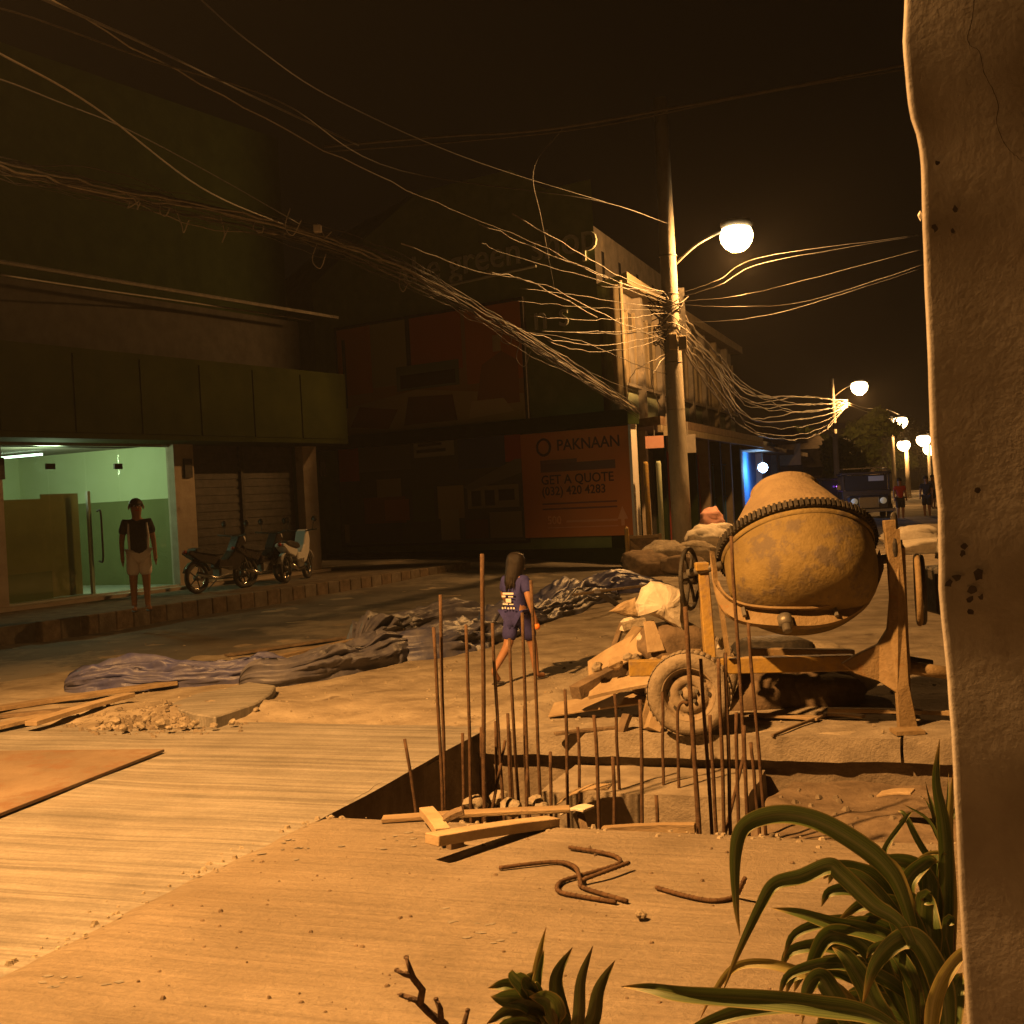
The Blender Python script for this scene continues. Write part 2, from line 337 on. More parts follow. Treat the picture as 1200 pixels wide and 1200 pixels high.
def copy_tree(o, parent=None):
    c = o.copy(); COL.objects.link(c)
    if parent: c.parent = parent
    for ch in list(o.children): copy_tree(ch, c)
    return c
def spline(pts, n=8):
    pts = [Vector(p) for p in pts]
    if len(pts) < 3: return [pts[0].lerp(pts[-1], i/n) for i in range(n+1)]
    out = []
    q = [pts[0]*2-pts[1]]+pts+[pts[-1]*2-pts[-2]]
    for i in range(1, len(q)-2):
        for k in range(n):
            t = k/n; a, b, c, d = q[i-1], q[i], q[i+1], q[i+2]
            out.append(.5*((2*b)+(c-a)*t+(2*a-5*b+4*c-d)*t*t+(3*b-a-3*c+d)*t*t*t))
    out.append(pts[-1]); return out
def nz(p, s=1.0): return noise.noise(Vector(p)*s)
def fbm(p, s=1.0, o=4):
    r = 0; a = 1
    for i in range(o): r += a*noise.noise(Vector(p)*s); s *= 2.1; a *= .5
    return r
def sstep(a, b, x):
    t = max(0, min(1, (x-a)/(b-a))); return t*t*(3-2*t)

def text_obj(s, size, pl_pt, xdir, zdir, m, parent, name='lettering', align='LEFT', bold=0, ext=.01, split=False):
    cu = bpy.data.curves.new('t', 'FONT'); cu.body = s; cu.size = size; cu.extrude = ext; cu.offset = bold; cu.align_x = align; cu.resolution_u = 3
    o = bpy.data.objects.new('t', cu); COL.objects.link(o)
    dg = bpy.context.evaluated_depsgraph_get(); me = bpy.data.meshes.new_from_object(o.evaluated_get(dg))
    bpy.data.objects.remove(o)
    n = xdir.cross(zdir); off = parent_loc(parent)
    for v in me.vertices: v.co = pl_pt + xdir*v.co.x + zdir*v.co.y + n*v.co.z - off
    me.materials.clear(); me.materials.append(m); me.name = name
    if split:   # one object per letter
        bm = bmesh.new(); bm.from_mesh(me); bmesh.ops.remove_doubles(bm, verts=bm.verts, dist=1e-5); left = set(bm.faces)
        while left:
            st = [left.pop()]; isl = list(st)
            while st:
                for e in st.pop().edges:
                    for fc in e.link_faces:
                        if fc in left: left.remove(fc); st.append(fc); isl.append(fc)
            ids = {}; vv = []
            ff = []
            for fc in isl:
                q = []
                for v in fc.verts:
                    if v.index not in ids: ids[v.index] = len(vv); vv.append(v.co.copy())
                    q.append(ids[v.index])
                ff.append(q)
            m2 = bpy.data.meshes.new('letter'); m2.from_pydata(vv, [], ff); m2.materials.append(m); r = bpy.data.objects.new('letter', m2); COL.objects.link(r); r.parent = parent
        bm.free(); return None
    r = bpy.data.objects.new(name, me); COL.objects.link(r); r.parent = parent; r['kind'] = 'stuff'; return r

# ================================================================== GROUND (street-aligned, local coordinates)
def terrain(x, y):
    """height of the dirt/road ground at street-local (x, y)"""
    p = S(x, y)
    n = fbm((p.x, p.y, 0), .8, 4)*.022 + fbm((p.x, p.y, 3), 5, 2)*.006
    z = -.05 + n*.5
    if x < .3:
        k = sstep(1.7, 3.4, y + .35*nz((p.x, p.y, 9), 1.2)); z += k*(.06+n*1.0)
    if x > 0 and y > 2.5: z += .05 + n*.5
    # low mound of spoil beside the tarps
    q = MOUND; d2 = ((p.x-q.x)/1.0)**2 + ((p.y-q.y)/.55)**2
    z += .085*math.exp(-d2)*(1+.9*fbm((p.x, p.y, 5), 3, 4))
    z += .28*sstep(7.5, 15, -x*.92 + max(0, y-4)*.0 + (y-8)*.42)   # the street rises to the far pavement
    far = sstep(25, 60, y); z = z*(1-far) + far*.0
    return z
MOUND = G(215, 838, 0)
PIT = (0.0, 4.6, 0.0, 2.5)   # x0,x1,y0,y1
def lines(segs):
    out = []
    for a, b, st in segs:
        n = max(1, round((b-a)/st)); out += [a+(b-a)*i/n for i in range(n)]
    out.append(segs[-1][1]); return out
def street_obj(name, verts, faces, m, smooth=True, kind='structure'):
    me = bpy.data.meshes.new(name); me.from_pydata(verts, [], faces); me.materials.append(m)
    if smooth: me.polygons.foreach_set('use_smooth', [True]*len(me.polygons))
    o = bpy.data.objects.new(name, me); COL.objects.link(o); o.location = O; o.rotation_euler = (0, 0, ST)
    if kind: o['kind'] = kind
    return o
def grid(xs, ys, zf, skip=None):
    nx, ny = len(xs), len(ys)
    v = [(x, y, zf(x, y)) for y in ys for x in xs]
    f = [(j*nx+i, j*nx+i+1, (j+1)*nx+i+1, (j+1)*nx+i) for j in range(ny-1) for i in range(nx-1)
         if not (skip and skip((xs[i]+xs[i+1])/2, (ys[j]+ys[j+1])/2))]
    return v, f
xs = lines([(-120, -30, 15), (-30, -10, 1), (-10, 0, .085), (0, 4.6, .092), (4.6, 7, .2), (7, 27, 2), (27, 120, 15)])
ys = lines([(-40, -8, 4), (-8, 0, .25), (0, 2.5, .08), (2.5, 14, .085), (14, 30, .35), (30, 80, 2.5), (80, 400, 40)])
gv, gf = grid(xs, ys, terrain, lambda x, y: (PIT[0] < x < PIT[1] and PIT[2] < y < PIT[3]) or (-7 < x < -.3 and y < 1.2 and y > -7.5) or (.3 < x < 6.5 and -6 < y < 0))
street_obj('ground', gv, gf, M_dirt)

# road sheet beyond the tarps (worn pavement, slightly above the dirt)
def road_edge(y): return -3.1 + .16*max(0, y-9) if y < 20 else -1.34 + 0*y
rv, rf = [], []
rys = lines([(-30, 2, 2), (2, 26, .4), (26, 90, 4), (90, 390, 50)])
for j, y in enumerate(rys):
    # near edge follows the tarps, far edge the pavement opposite
    if y < 4.2: e = -6.4
    elif y < 8: e = -6.4 + (y-4.2)/3.8*3.2
    elif y < 17: e = -3.2 + (y-8)/9*1.6
    else: e = -1.6
    if y > 24: e = -1.6 + min(1, (y-24)/10)*9.0
    l = -24 if y < 24 else -24 + min(1, (y-24)/6)*21
    for i in range(25):
        t = i/24; x = l+(e-l)*t + (.15*nz((0, y, 2), .9) if i == 24 else 0)
        dz = .012 if i < 23 else (.008 if i == 23 else -.03)
        rv.append((x, y, terrain(x, y)+dz - (.5*0)))
for j in range(len(rys)-1):
    for i in range(24): rf.append((j*25+i, j*25+i+1, (j+1)*25+i+1, (j+1)*25+i))
# flatten road relief: average out grain
street_obj('road', rv, rf, M_asph)

# foreground sidewalk slab (raised, rounded arris) and the brighter driveway slab
def edge_curve(y): return -.10*math.sin(max(0, min(1, (y+4)/4))*math.pi) + .05*fbm((0, y, 1), 1.4, 4)
def slab(name, x0, x1, y0, y1, ztop, m, round_l=0, nx=70, ny=70, curve=None, chip=0.0, wav=.006):
    vv = []; 
    xs_ = [x0+(x1-x0)*(i/nx)**1.6 for i in range(nx+1)]; ys_ = [y1-(y1-y0)*(1-(j/ny))**1.6 for j in range(ny+1)]
    idx = {}
    for j, y in enumerate(ys_):
        for i, x in enumerate(xs_):
            xx = x + (curve(y)*(1-i/nx) if curve else 0)
            yy = y
            if j == ny: yy += chip*(fbm((x*1.0, 0, 7), 3.5, 4))
            z = ztop + wav*fbm((x, y, 2), .9, 3)
            if round_l:
                d = (x-x0); z -= round_l*math.exp(-(d/.10)**2)
            d2 = (y1-y); z -= .018*math.exp(-(d2/.03)**2)
            vv.append((xx, yy, z))
    n1 = nx+1
    ff = [(j*n1+i, j*n1+i+1, (j+1)*n1+i+1, (j+1)*n1+i) for j in range(ny) for i in range(nx)]
    rim = [j*n1 for j in range(ny+1)] + [ny*n1+i for i in range(1, n1)]
    b = len(vv); vv += [(vv[k][0], vv[k][1], -.16) for k in rim]
    ff += [(rim[k], rim[k+1], b+k+1, b+k) for k in range(len(rim)-1)]
    return street_obj(name, vv, ff, m)
slab('sidewalk', 0, 7, -7, -.0, .03, M_slabA, round_l=.035, curve=edge_curve, chip=.045, nx=90, ny=110)
dv = slab('driveway', -7.5, .05, -8, 2.75, 0.0, M_slabB, nx=110, ny=110, wav=.010)
# ------------------------------------------------------------------ the excavation
def wall_strip(name, pts, z0, z1, m, rough=.02, nz_=8, seg=.06, thick=None):
    vv = []; ff = []; path = []
    for a, b in zip(pts, pts[1:]):
        L_ = math.dist(a, b); n = max(1, int(L_/seg)); path += [(a[0]+(b[0]-a[0])*i/n, a[1]+(b[1]-a[1])*i/n) for i in range(n)]
    path.append(pts[-1]); n = len(path)
    for k in range(nz_+1):
        z = z0+(z1-z0)*k/nz_
        for x, y in path:
            q = fbm((x, y, z*1.5), 2.6, 4)*rough; vv.append((x+q, y+q, z))
    for k in range(nz_):
        for i in range(n-1): ff.append((k*n+i, k*n+i+1, (k+1)*n+i+1, (k+1)*n+i))
    return street_obj(name, vv, ff, m)
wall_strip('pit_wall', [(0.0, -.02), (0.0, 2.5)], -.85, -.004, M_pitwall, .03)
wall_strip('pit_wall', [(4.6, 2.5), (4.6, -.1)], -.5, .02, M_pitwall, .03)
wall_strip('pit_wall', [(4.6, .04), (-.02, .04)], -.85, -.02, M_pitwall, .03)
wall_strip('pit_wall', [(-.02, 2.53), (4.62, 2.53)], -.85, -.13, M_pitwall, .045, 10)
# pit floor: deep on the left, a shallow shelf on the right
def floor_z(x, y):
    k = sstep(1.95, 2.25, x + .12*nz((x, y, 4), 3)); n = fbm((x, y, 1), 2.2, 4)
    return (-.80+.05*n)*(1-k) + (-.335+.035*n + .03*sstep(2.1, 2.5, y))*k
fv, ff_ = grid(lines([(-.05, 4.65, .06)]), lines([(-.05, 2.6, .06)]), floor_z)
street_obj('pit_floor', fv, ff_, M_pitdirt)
# footing ledge along the back wall of the pit
def rough_block(name, x0, x1, y0, y1, z0, z1, m, seg=.08, rough=.012, kind='structure'):
    bm = bmesh.new(); bmesh.ops.create_cube(bm, size=1)
    for v in bm.verts: v.co = Vector((x0+(v.co.x+.5)*(x1-x0), y0+(v.co.y+.5)*(y1-y0), z0+(v.co.z+.5)*(z1-z0)))
    for ax, L_ in ((0, x1-x0), (1, y1-y0), (2, z1-z0)):
        n = max(1, int(L_/seg)); lo = (x0, y0, z0)[ax]
        for i in range(1, n):
            co = [0, 0, 0]; co[ax] = lo+L_*i/n; no = [0, 0, 0]; no[ax] = 1
            bmesh.ops.bisect_plane(bm, geom=bm.verts[:]+bm.edges[:]+bm.faces[:], plane_co=co, plane_no=no)
    for v in bm.verts:
        q = v.co.copy(); v.co += Vector((fbm(q+Vector((3, 0, 0)), 4, 3), fbm(q+Vector((0, 7, 0)), 4, 3), fbm(q, 4, 3)*.8))*rough
    me = bpy.data.meshes.new(name); bm.to_mesh(me); bm.free(); me.materials.append(m)
    o = bpy.data.objects.new(name, me); COL.objects.link(o); o.location = O; o.rotation_euler = (0, 0, ST)
    if kind: o['kind'] = kind
    return o
rough_block('footing', .75, 2.12, 1.72, 2.5, -.82, -.235, M_ledge)
# kerb slab on which the mixer stands: separate cast lengths, each a piece
for k, (a, b, dz) in enumerate(((-.02, 1.62, 0), (1.64, 3.02, -.006), (3.04, 4.7, .004))):
    rough_block('kerb', a, b, 2.44, 3.05, -.155, .012+dz, M_ledge, rough=.016)
# rubble stone course under the right kerb

# ================================================================== STREET LAMPS AND POLES
def lamp_light(loc, power, aim, spread=150, blend=.6, size=.12):
    l = bpy.data.lights.new('lamp_light', 'SPOT'); l.energy = power; l.color = SODIUM; l.spot_size = R(spread); l.spot_blend = blend; l.shadow_soft_size = size
    o = bpy.data.objects.new('lamp_light', l); COL.objects.link(o); o.location = loc
    o.rotation_euler = (Vector(aim)).to_track_quat('-Z', 'Y').to_euler(); return o
def street_lamp(pole_xy, ztop, head, label, power, aim, glow=M_lampw, rpole=.17, bowl=.24, spread=150, blend=.6, group='street lamps along the road', lower=None, armz=None, wires=True):
    base = Vector((pole_xy[0], pole_xy[1], -.05)); t = thing('street_lamp', base, label, 'street lamp', group)
    MB().lathe([(rpole*1.12, 0), (rpole*1.05, 2), (rpole*.9, ztop*.6), (rpole*.72, ztop+.05)], base, (0, 0, 1), 16).build('pole', M_pole, t, True)
    h = Vector(head); a0 = Vector((base.x, base.y, armz if armz else h.z-.55)); mid = a0.lerp(h, .45)+Vector((0, 0, .25))
    MB().tube(spline([a0, mid, h+Vector((0, 0, .12+bowl*.3))], 6), .03, 8).build('arm', M_iron, t, True)
    d = (h-a0); d.z = 0; d.normalize()
    hd = MB().lathe([(.03, -.34), (.10, -.30), (.14, -.1), (.145, .15), (.09, .32), (.02, .36)], h+Vector((0, 0, .13+bowl*.3)), d, 12).build('lamp_head', M_iron, t, True)
    MB().lathe([(bowl*.5, bowl*.55), (bowl*.86, bowl*.42), (bowl, 0), (bowl*.92, -bowl*.4), (bowl*.7, -bowl*.72), (bowl*.38, -bowl*.93), (.02, -bowl)], h, (0, 0, 1), 18).build('glare_globe', glow, hd, True)  # lamp globe, oversized and rounded so its glowing shape imitates lens glare
    dz = -bowl-.06
    if spread:
        l = lamp_light(h, power, aim, spread, blend)
    else:
        ld = bpy.data.lights.new('lamp_light', 'POINT'); ld.energy = power; ld.color = SODIUM; ld.shadow_soft_size = .12; l = bpy.data.objects.new('lamp_light', ld); COL.objects.link(l)
    l.parent = t; l.location = h+Vector((0, 0, dz))-base
    return t
# the lamp over the site, just above and left of the frame
KEY = Vector((-3.9, 4.12, 7.3))
street_lamp((-6.7, 6.0), 8.6, KEY, 'concrete street lamp beside the driveway, left of the view', 11500, (.54, .34, -1), spread=120, blend=.6, group=None)
# the pole in the middle of the picture
PX, PY = P(800, 640, 27).x, 27.0
L1 = P(863, 276, 26.8)
t1 = street_lamp((PX, PY), 10.2, L1, 'tall concrete street lamp wrapped in cables at the shop corner', 2800, (.05, -.12, -1), rpole=.20, bowl=.36, spread=0, group=None, armz=L1.z-.65)
# cable tangle, splice boxes and straps on that pole
def pz(py): return P(790, py, 27).z
for k in range(26):
    c = Vector((PX, PY, pz(352+random.random()*52))); a = random.uniform(0, 6.28); rr = random.uniform(.12, .30)
    pts = [c+Vector((math.cos(a+q)*rr*random.uniform(.9, 1.7)-.12*random.random(), math.sin(a+q)*rr, random.uniform(-.22, .22)+.1*math.sin(q*2))) for q in (0, 1.2, 2.4, 3.6, 4.8)]
    MB().tube(spline(pts, 5), random.choice((.012, .016, .02)), 5).build('cable_loop', random.choice((M_wire, M_wire, M_wireg)), t1, True)
for dx, py, wz in ((.0, 402, .34), (.21, 404, .30)):
    MB().box((PX-.02+dx, PY-.24, pz(py)), (.17, .14, wz)).build('splice_box', M_cream, t1, bevel=.01)
MB().box((PX+.25, PY+.02, pz(373)), (.12, .12, 1.3)).build('bracket', M_iron, t1)
for py in (300, 345, 425, 480):
    MB().ring((PX, PY, pz(py)), (0, 0, 1), .185, .018, 18, 5).build('strap', M_iron, t1, True)

far = [((980, 560), 73, (1007, 453), 3200, 'second street lamp up the road, above the parked vehicle'),
       ((1048, 560), 118, (1055, 494), 1800, 'small distant street lamp up the road, third along'),
       ((1064, 560), 96, (1059, 521), 900, 'low bright street lamp far up the road beside the lit trees'),
       ((1090, 560), 124, (1082, 515), 1200, 'tiny far street lamp closest to the plaster pillar, upper one'),
       ((1096, 560), 140, (1089, 526), 1200, 'tiny farthest street lamp closest to the plaster pillar, lower one')]
for (bx, by), Y, (hx, hy), pw, lb in far:
    b = P(bx, by, Y); h = P(hx, hy, Y-.5)
    street_lamp((b.x, b.y), h.z+.6, h, lb, pw, (0, 0, -1), glow=M_lampw2, bowl=.5 if Y < 100 else .7, rpole=.18, spread=0, group='street lamps up the road')
# stubby pole with a lit box in front of the trees
b = P(981, 560, 62); q = thing('utility_pole', (b.x, b.y, 0), 'short pale utility pole with a small box, in front of the trees', 'utility pole')
MB().lathe([(.17, 0), (.15, 2), (.13, P(979, 508, 62).z)], (b.x, b.y, 0), (0, 0, 1), 10).build('pole', M_pole, q, True)
MB().box(P(983, 499, 61.9), (.55, .3, .3)).build('box', M_cream, q)

# ================================================================== LEFT BUILDING (lit shop)
LP = Plane((-7.1, 22.4), R(29.2))
S_l, S_r = LP.sz(-260, 600)[0], LP.sz(374, 600)[0]
so0, _ = LP.sz(5, 600); so1, _ = LP.sz(207, 600); ZF = .36
ztop = LP.sz(105, 519)[1]
lb = thing('shop_building', LP.pt(0, .2), 'dark olive shop building with one lit glass front, left side', 'building')
so2, _ = LP.sz(230, 600); so3, _ = LP.sz(358, 600)
zr = LP.sz(374, 165)[1]
# upper storey, fascia, columns, plinth
MB().pbox(LP, S_l, S_r, LP.sz(370, 377)[1], zr, -9, -.6).build('upper_wall', M_greend, lb)
MB().pbox(LP, S_l, S_r, ztop, LP.sz(200, 425)[1]-.05, -1.2, .9).build('fascia', M_fascia, lb)
a0 = S_l
while a0 < S_r-.3:   # panels of the fascia
    MB().pbox(LP, a0+.012, min(a0+1.46, S_r)-.012, ztop+.1, LP.sz(200, 425)[1]-.15, .9, .925).build('panel', M_fascia, lb)
    a0 += 1.48
MB().pbox(LP, S_l, S_r, LP.sz(200, 425)[1]-.05, LP.sz(370, 377)[1], -1.2, -.3).build('ledge_wall', M_dark, lb)
MB().tube([LP.pt(S_l, LP.sz(0, 321)[1], .8), LP.pt(S_r, LP.sz(0, 321)[1], .8)], .035, 6).build('pipe', M_iron, lb)
for a, b_ in ((S_l, so0), (so1, so2), (so3, S_r)):
    MB().pbox(LP, a, b_, .0, ztop, -.20, .0).build('column', M_wall, lb)
for px in (-3, 219, 377):
    s_, z_ = LP.sz(px, 549); MB().pbox(LP, s_-.1, s_+.1, z_-.18, z_+.18, .002, .05).build('wall_lamp', M_black, lb)
MB().pbox(LP, S_l, S_r, -.3, ZF, -4.6, .25).build('plinth', M_wall, lb)
# second bay: dark shutter with slats and an open-weave grille
MB().pbox(LP, so2, so3, ZF, ztop, -.32, -.3).build('shutter', M_shutter, lb)
for k in range(16):
    z = ZF+.08+k*(ztop-ZF-.1)/16; MB().pbox(LP, so2+.02, so3-.02, z, z+.105, -.3, -.28).build('slat', M_shutter, lb)
s_, _ = LP.sz(296, 600); MB().pbox(LP, s_-.04, s_+.04, ZF, ztop, -.3, -.22).build('mullion', M_black, lb)
# shop room
shop = thing('shop_room', LP.pt((so0+so1)/2, ZF, -2), 'lit pale green shop interior behind the glass front', 'room')
MB().pbox(LP, so0-2.5, so1+1.2, ZF+.002, ZF+.03, -4.4, -.02).build('floor', M_shopf, shop)
MB().pbox(LP, so0-2.5, so1+1.2, ztop+.0, ztop+.06, -4.5, -.4).build('ceiling', M_white, shop)
zd = LP.sz(160, 585)[1]
MB().pbox(LP, so0-2.5, so1+1.2, zd, ztop, -4.5, -4.4).build('back_wall', M_shopw, shop)
MB().pbox(LP, so0-2.5, so1+1.2, ZF, zd, -4.5, -4.4).build('dado', M_shopl, shop)
MB().pbox(LP, so1+.03, so1+.11, zd, ztop, -4.4, -.205).build('side_wall', M_shopw, shop)
MB().pbox(LP, so1+.03, so1+.11, ZF, zd, -4.4, -.205).build('side_dado', M_shopl, shop)
MB().pbox(LP, so0-2.5, so0-2.42, ZF, ztop, -4.4, -.4).build('side_wall', M_shopw, shop)
sa, _ = LP.sz(60, 600)
for a in (sa-.6, so1-1.5):
    MB().pbox(LP, a, a+.05, ztop-.1, ztop-.06, -3.2, -1.9).build('tube_lamp', M_tube, shop)
l = bpy.data.lights.new('tube_light', 'POINT'); l.energy = 105; l.color = (.80, 1.0, .62); l.shadow_soft_size = .25
lo = bpy.data.objects.new('tube_light', l); COL.objects.link(lo); lo.parent = shop; lo.location = LP.pt((so0+so1)/2-.2, ztop-.34, -.9)-shop.location
# white door leaf in the back + bright opening
s1, z1 = LP.sz(75, 565); MB().pbox(LP, s1-1.4, s1+1.6, zd-.1, zd+.55, -4.39, -4.34).build('notice_board', M_mwhite, shop)
# glass front: frameless panes with patch fittings, a handle and a door
gf_ = thing('glass_shopfront', LP.pt((so0+so1)/2, ZF, -.15), 'frameless glass shopfront with pull handles, lit from inside', 'glass door')
cuts = [so0, LP.sz(66, 600)[0], LP.sz(110, 600)[0], LP.sz(149, 600)[0], so1]
for a, b_ in zip(cuts, cuts[1:]):
    MB().pbox(LP, a+.006, b_-.006, ZF+.03, ztop-.04, -.16, -.15).build('pane', M_glass, gf_)
MB().pbox(LP, so0, so1, ztop-.05, ztop-.0, -.18, -.12).build('top_rail', M_steel, gf_)
for px, py in ((68, 546), (147, 546)):
    s_, z_ = LP.sz(px, py); MB().pbox(LP, s_-.13, s_+.06, z_-.05, z_+.05, -.17, -.135).build('patch_fitting', M_black, gf_)
s_, z_ = LP.sz(122, 628)
MB().tube(spline([LP.pt(s_, z_+.45, -.15), LP.pt(s_, z_+.43, -.06), LP.pt(s_, z_, -.05), LP.pt(s_, z_-.43, -.06), LP.pt(s_, z_-.45, -.15)], 4), .018, 8).build('handle', M_black, gf_)
s_, _ = LP.sz(113, 600); MB().pbox(LP, s_-.03, s_+.03, ZF+.03, LP.sz(113, 575)[1], -.22, -.165).build('door_stile', M_mwhite, gf_)
# brown boards standing inside the glass
for k, (p0, p1, p2, pb) in enumerate(((18, 68, 585, 664), (67, 110, 578, 690))):
    s0_, z0_ = LP.sz(p0, p2); s1_, _ = LP.sz(p1, p2)
    o = MB().pbox(LP, s0_, s1_, ZF+.035 if k else ZF+.5, z0_, -.38-.06*k, -.35-.06*k).build('board', M_card)
    tag(o, ('brown board leaning behind the leftmost glass pane', 'taller brown board behind glass, next to the door handle')[k], 'board')
# little table carrying the first board, hidden low
s0_, _ = LP.sz(20, 600); s1_, _ = LP.sz(72, 600)
o = MB().pbox(LP, s0_, s1_, ZF+.03, ZF+.5, -.5, -.32).build('crate', M_shopl); tag(o, 'low olive crate under the brown board inside the shop', 'crate')
# far pavement in front of the building with a row of kerb blocks
MB().pbox(LP, S_l-3, S_r+2, -.4, .30, .25, 2.6).build('pavement', M_pitwall)['kind'] = 'structure'
bpy.data.objects['pavement']['kind'] = 'structure'
n = 0; a = S_l+2
while a < S_r+1.5:
    o = MB().pbox(LP, a, a+.34, .0, .315, 2.603, 2.75).build('kerb_block', M_pitwall if n % 2 else M_wood3, bpy.data.objects['pavement'], bevel=.015); a += .346; n += 1

# ================================================================== GREEN SHOP (facing us across the junction)
GL = P(383, 600, 34.0); GR = P(752, 600, 28.2)
ga = math.atan2(GR.x-GL.x, GR.y-GL.y)
GP = Plane((GL.x, GL.y), ga)
WG = math.hypot(GR.x-GL.x, GR.y-GL.y)
gb = thing('green_shop_building', GP.pt(WG/2, 0), 'large dark green shop building with gable and billboards', 'building')
def gpoly(pix): return [GP.sz(*p) for p in pix]
poly = [(0, 0), (0, gpoly([(383, 330)])[0][1]), gpoly([(490, 225)])[0], gpoly([(597, 199)])[0], gpoly([(640, 222)])[0], gpoly([(692, 210)])[0]]
poly += [(gpoly([(700, 300)])[0][0], 0)]
poly[0] = (-.1, 0); poly[1] = (-.1, poly[1][1]); 
MB().prism([GP.pt(s_, z_, 0) for s_, z_ in poly], Vector((-3.0, 5.2, 0))).build('wall', M_green, gb)
s7 = poly[-1][0]
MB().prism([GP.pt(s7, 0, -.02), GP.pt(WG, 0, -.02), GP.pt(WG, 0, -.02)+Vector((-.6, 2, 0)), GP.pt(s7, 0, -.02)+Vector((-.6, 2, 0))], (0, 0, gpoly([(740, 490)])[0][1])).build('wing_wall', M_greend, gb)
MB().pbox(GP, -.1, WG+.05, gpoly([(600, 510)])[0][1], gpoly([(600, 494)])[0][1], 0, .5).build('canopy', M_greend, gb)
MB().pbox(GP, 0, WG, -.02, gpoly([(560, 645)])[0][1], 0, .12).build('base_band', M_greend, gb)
sa, za = gpoly([(352+0, 352)])[0]
s0_, z0_ = gpoly([(472, 328)])[0]; s1_, z1_ = gpoly([(655, 303)])[0]
text_obj('the green shop', .98, GP.pt(s0_, gpoly([(560, 318)])[0][1], .02), GP.dir, Vector((0, 0, 1)), M_lett, gb, 'lettering', ext=.03, split=True)
MB().tube([GP.pt(*gpoly([(505, 340)])[0], .06), GP.pt(*gpoly([(630, 312)])[0], .06)], .035, 6).build('rail', M_lett, gb)
s0_, z0_ = gpoly([(626, 387)])[0]
for ch, ds in (('n', 0), ('s', .72)): text_obj(ch, .85, GP.pt(s0_+ds, z0_, .02), GP.dir, Vector((0, 0, 1)), M_lett, gb, 'lettering', ext=.03, split=True)

def ink_panel(name, rects, pl, d, parent, thick=.004):
    """flat print: coloured shapes on a sheet, in facade (s, z)"""
    me = bpy.data.meshes.new(name); vv = []; ff = []; cc = []; off = parent_loc(parent)
    for k, (shape, c) in enumerate(rects):
        b = len(vv); vv += [pl.pt(s_, z_, d+k*.0022)-off for s_, z_ in shape]; ff.append(tuple(range(b, b+len(shape)))); cc.append(c)
    me.from_pydata(vv, [], ff); at = me.color_attributes.new('ink', 'FLOAT_COLOR', 'CORNER')
    for p, c in zip(me.polygons, cc):
        for li in p.loop_indices: at.data[li].color = (*c, 1)
    me.materials.append(M_print); o = bpy.data.objects.new(name, me); COL.objects.link(o); o.parent = parent; return o
def uvrect(s0, s1, z0, z1):
    def f(a, b, c, d): return [(s0+(s1-s0)*a, z0+(z1-z0)*b), (s0+(s1-s0)*c, z0+(z1-z0)*b), (s0+(s1-s0)*c, z0+(z1-z0)*d), (s0+(s1-s0)*a, z0+(z1-z0)*d)]
    def q(*pts): return [(s0+(s1-s0)*a, z0+(z1-z0)*b) for a, b in pts]
    return f, q
# upper billboard: a living room in orange and cream
s0_, z1_ = gpoly([(397, 388)])[0]; s1_, _ = gpoly([(612, 360)])[0]; _, z0_ = gpoly([(500, 503)])[0]
bb = thing('billboard', GP.pt((s0_+s1_)/2, z0_, .1), 'upper billboard on green shop printed with an orange living room', 'billboard')
MB().pbox(GP, s0_-.08, s1_+.08, z0_-.08, z1_+.08, .005, .1).build('backing', M_black, bb)
f, q = uvrect(s0_, s1_, z0_, z1_)
OR, CR, BR, GN, DK = (.55, .18, .05), (.52, .42, .26), (.20, .09, .045), (.16, .20, .13), (.05, .04, .035)
ink_panel('print', [(f(0, 0, 1, 1), (.42, .25, .12)), (f(0, .38, .2, 1), OR), (f(.2, .42, .4, 1), (.40, .38, .22)), (f(.42, .5, .7, 1), (.50, .13, .04)), (f(.72, .35, 1, 1), OR),
    (f(.40, .42, .425, 1), DK), (f(.03, .2, .05, .9), DK), (q((.0, .0), (1, 0), (1, .22), (.45, .36), (0, .25)), CR), (f(.34, .36, .68, .58), GN), (f(.36, .38, .66, .5), DK),
    (q((.37, .05), (.66, .05), (.64, .28), (.4, .3)), BR), (q((.06, .08), (.28, .03), (.34, .2), (.12, .26)), (.32, .13, .07)), (q((.76, .15), (.98, .15), (.98, .5), (.9, .6), (.8, .5)), (.36, .16, .07)),
    (f(.86, .6, .9, .74), CR), (q((.72, .05), (.95, .08), (.9, .2), (.74, .2)), (.6, .5, .34))], GP, .103, bb)
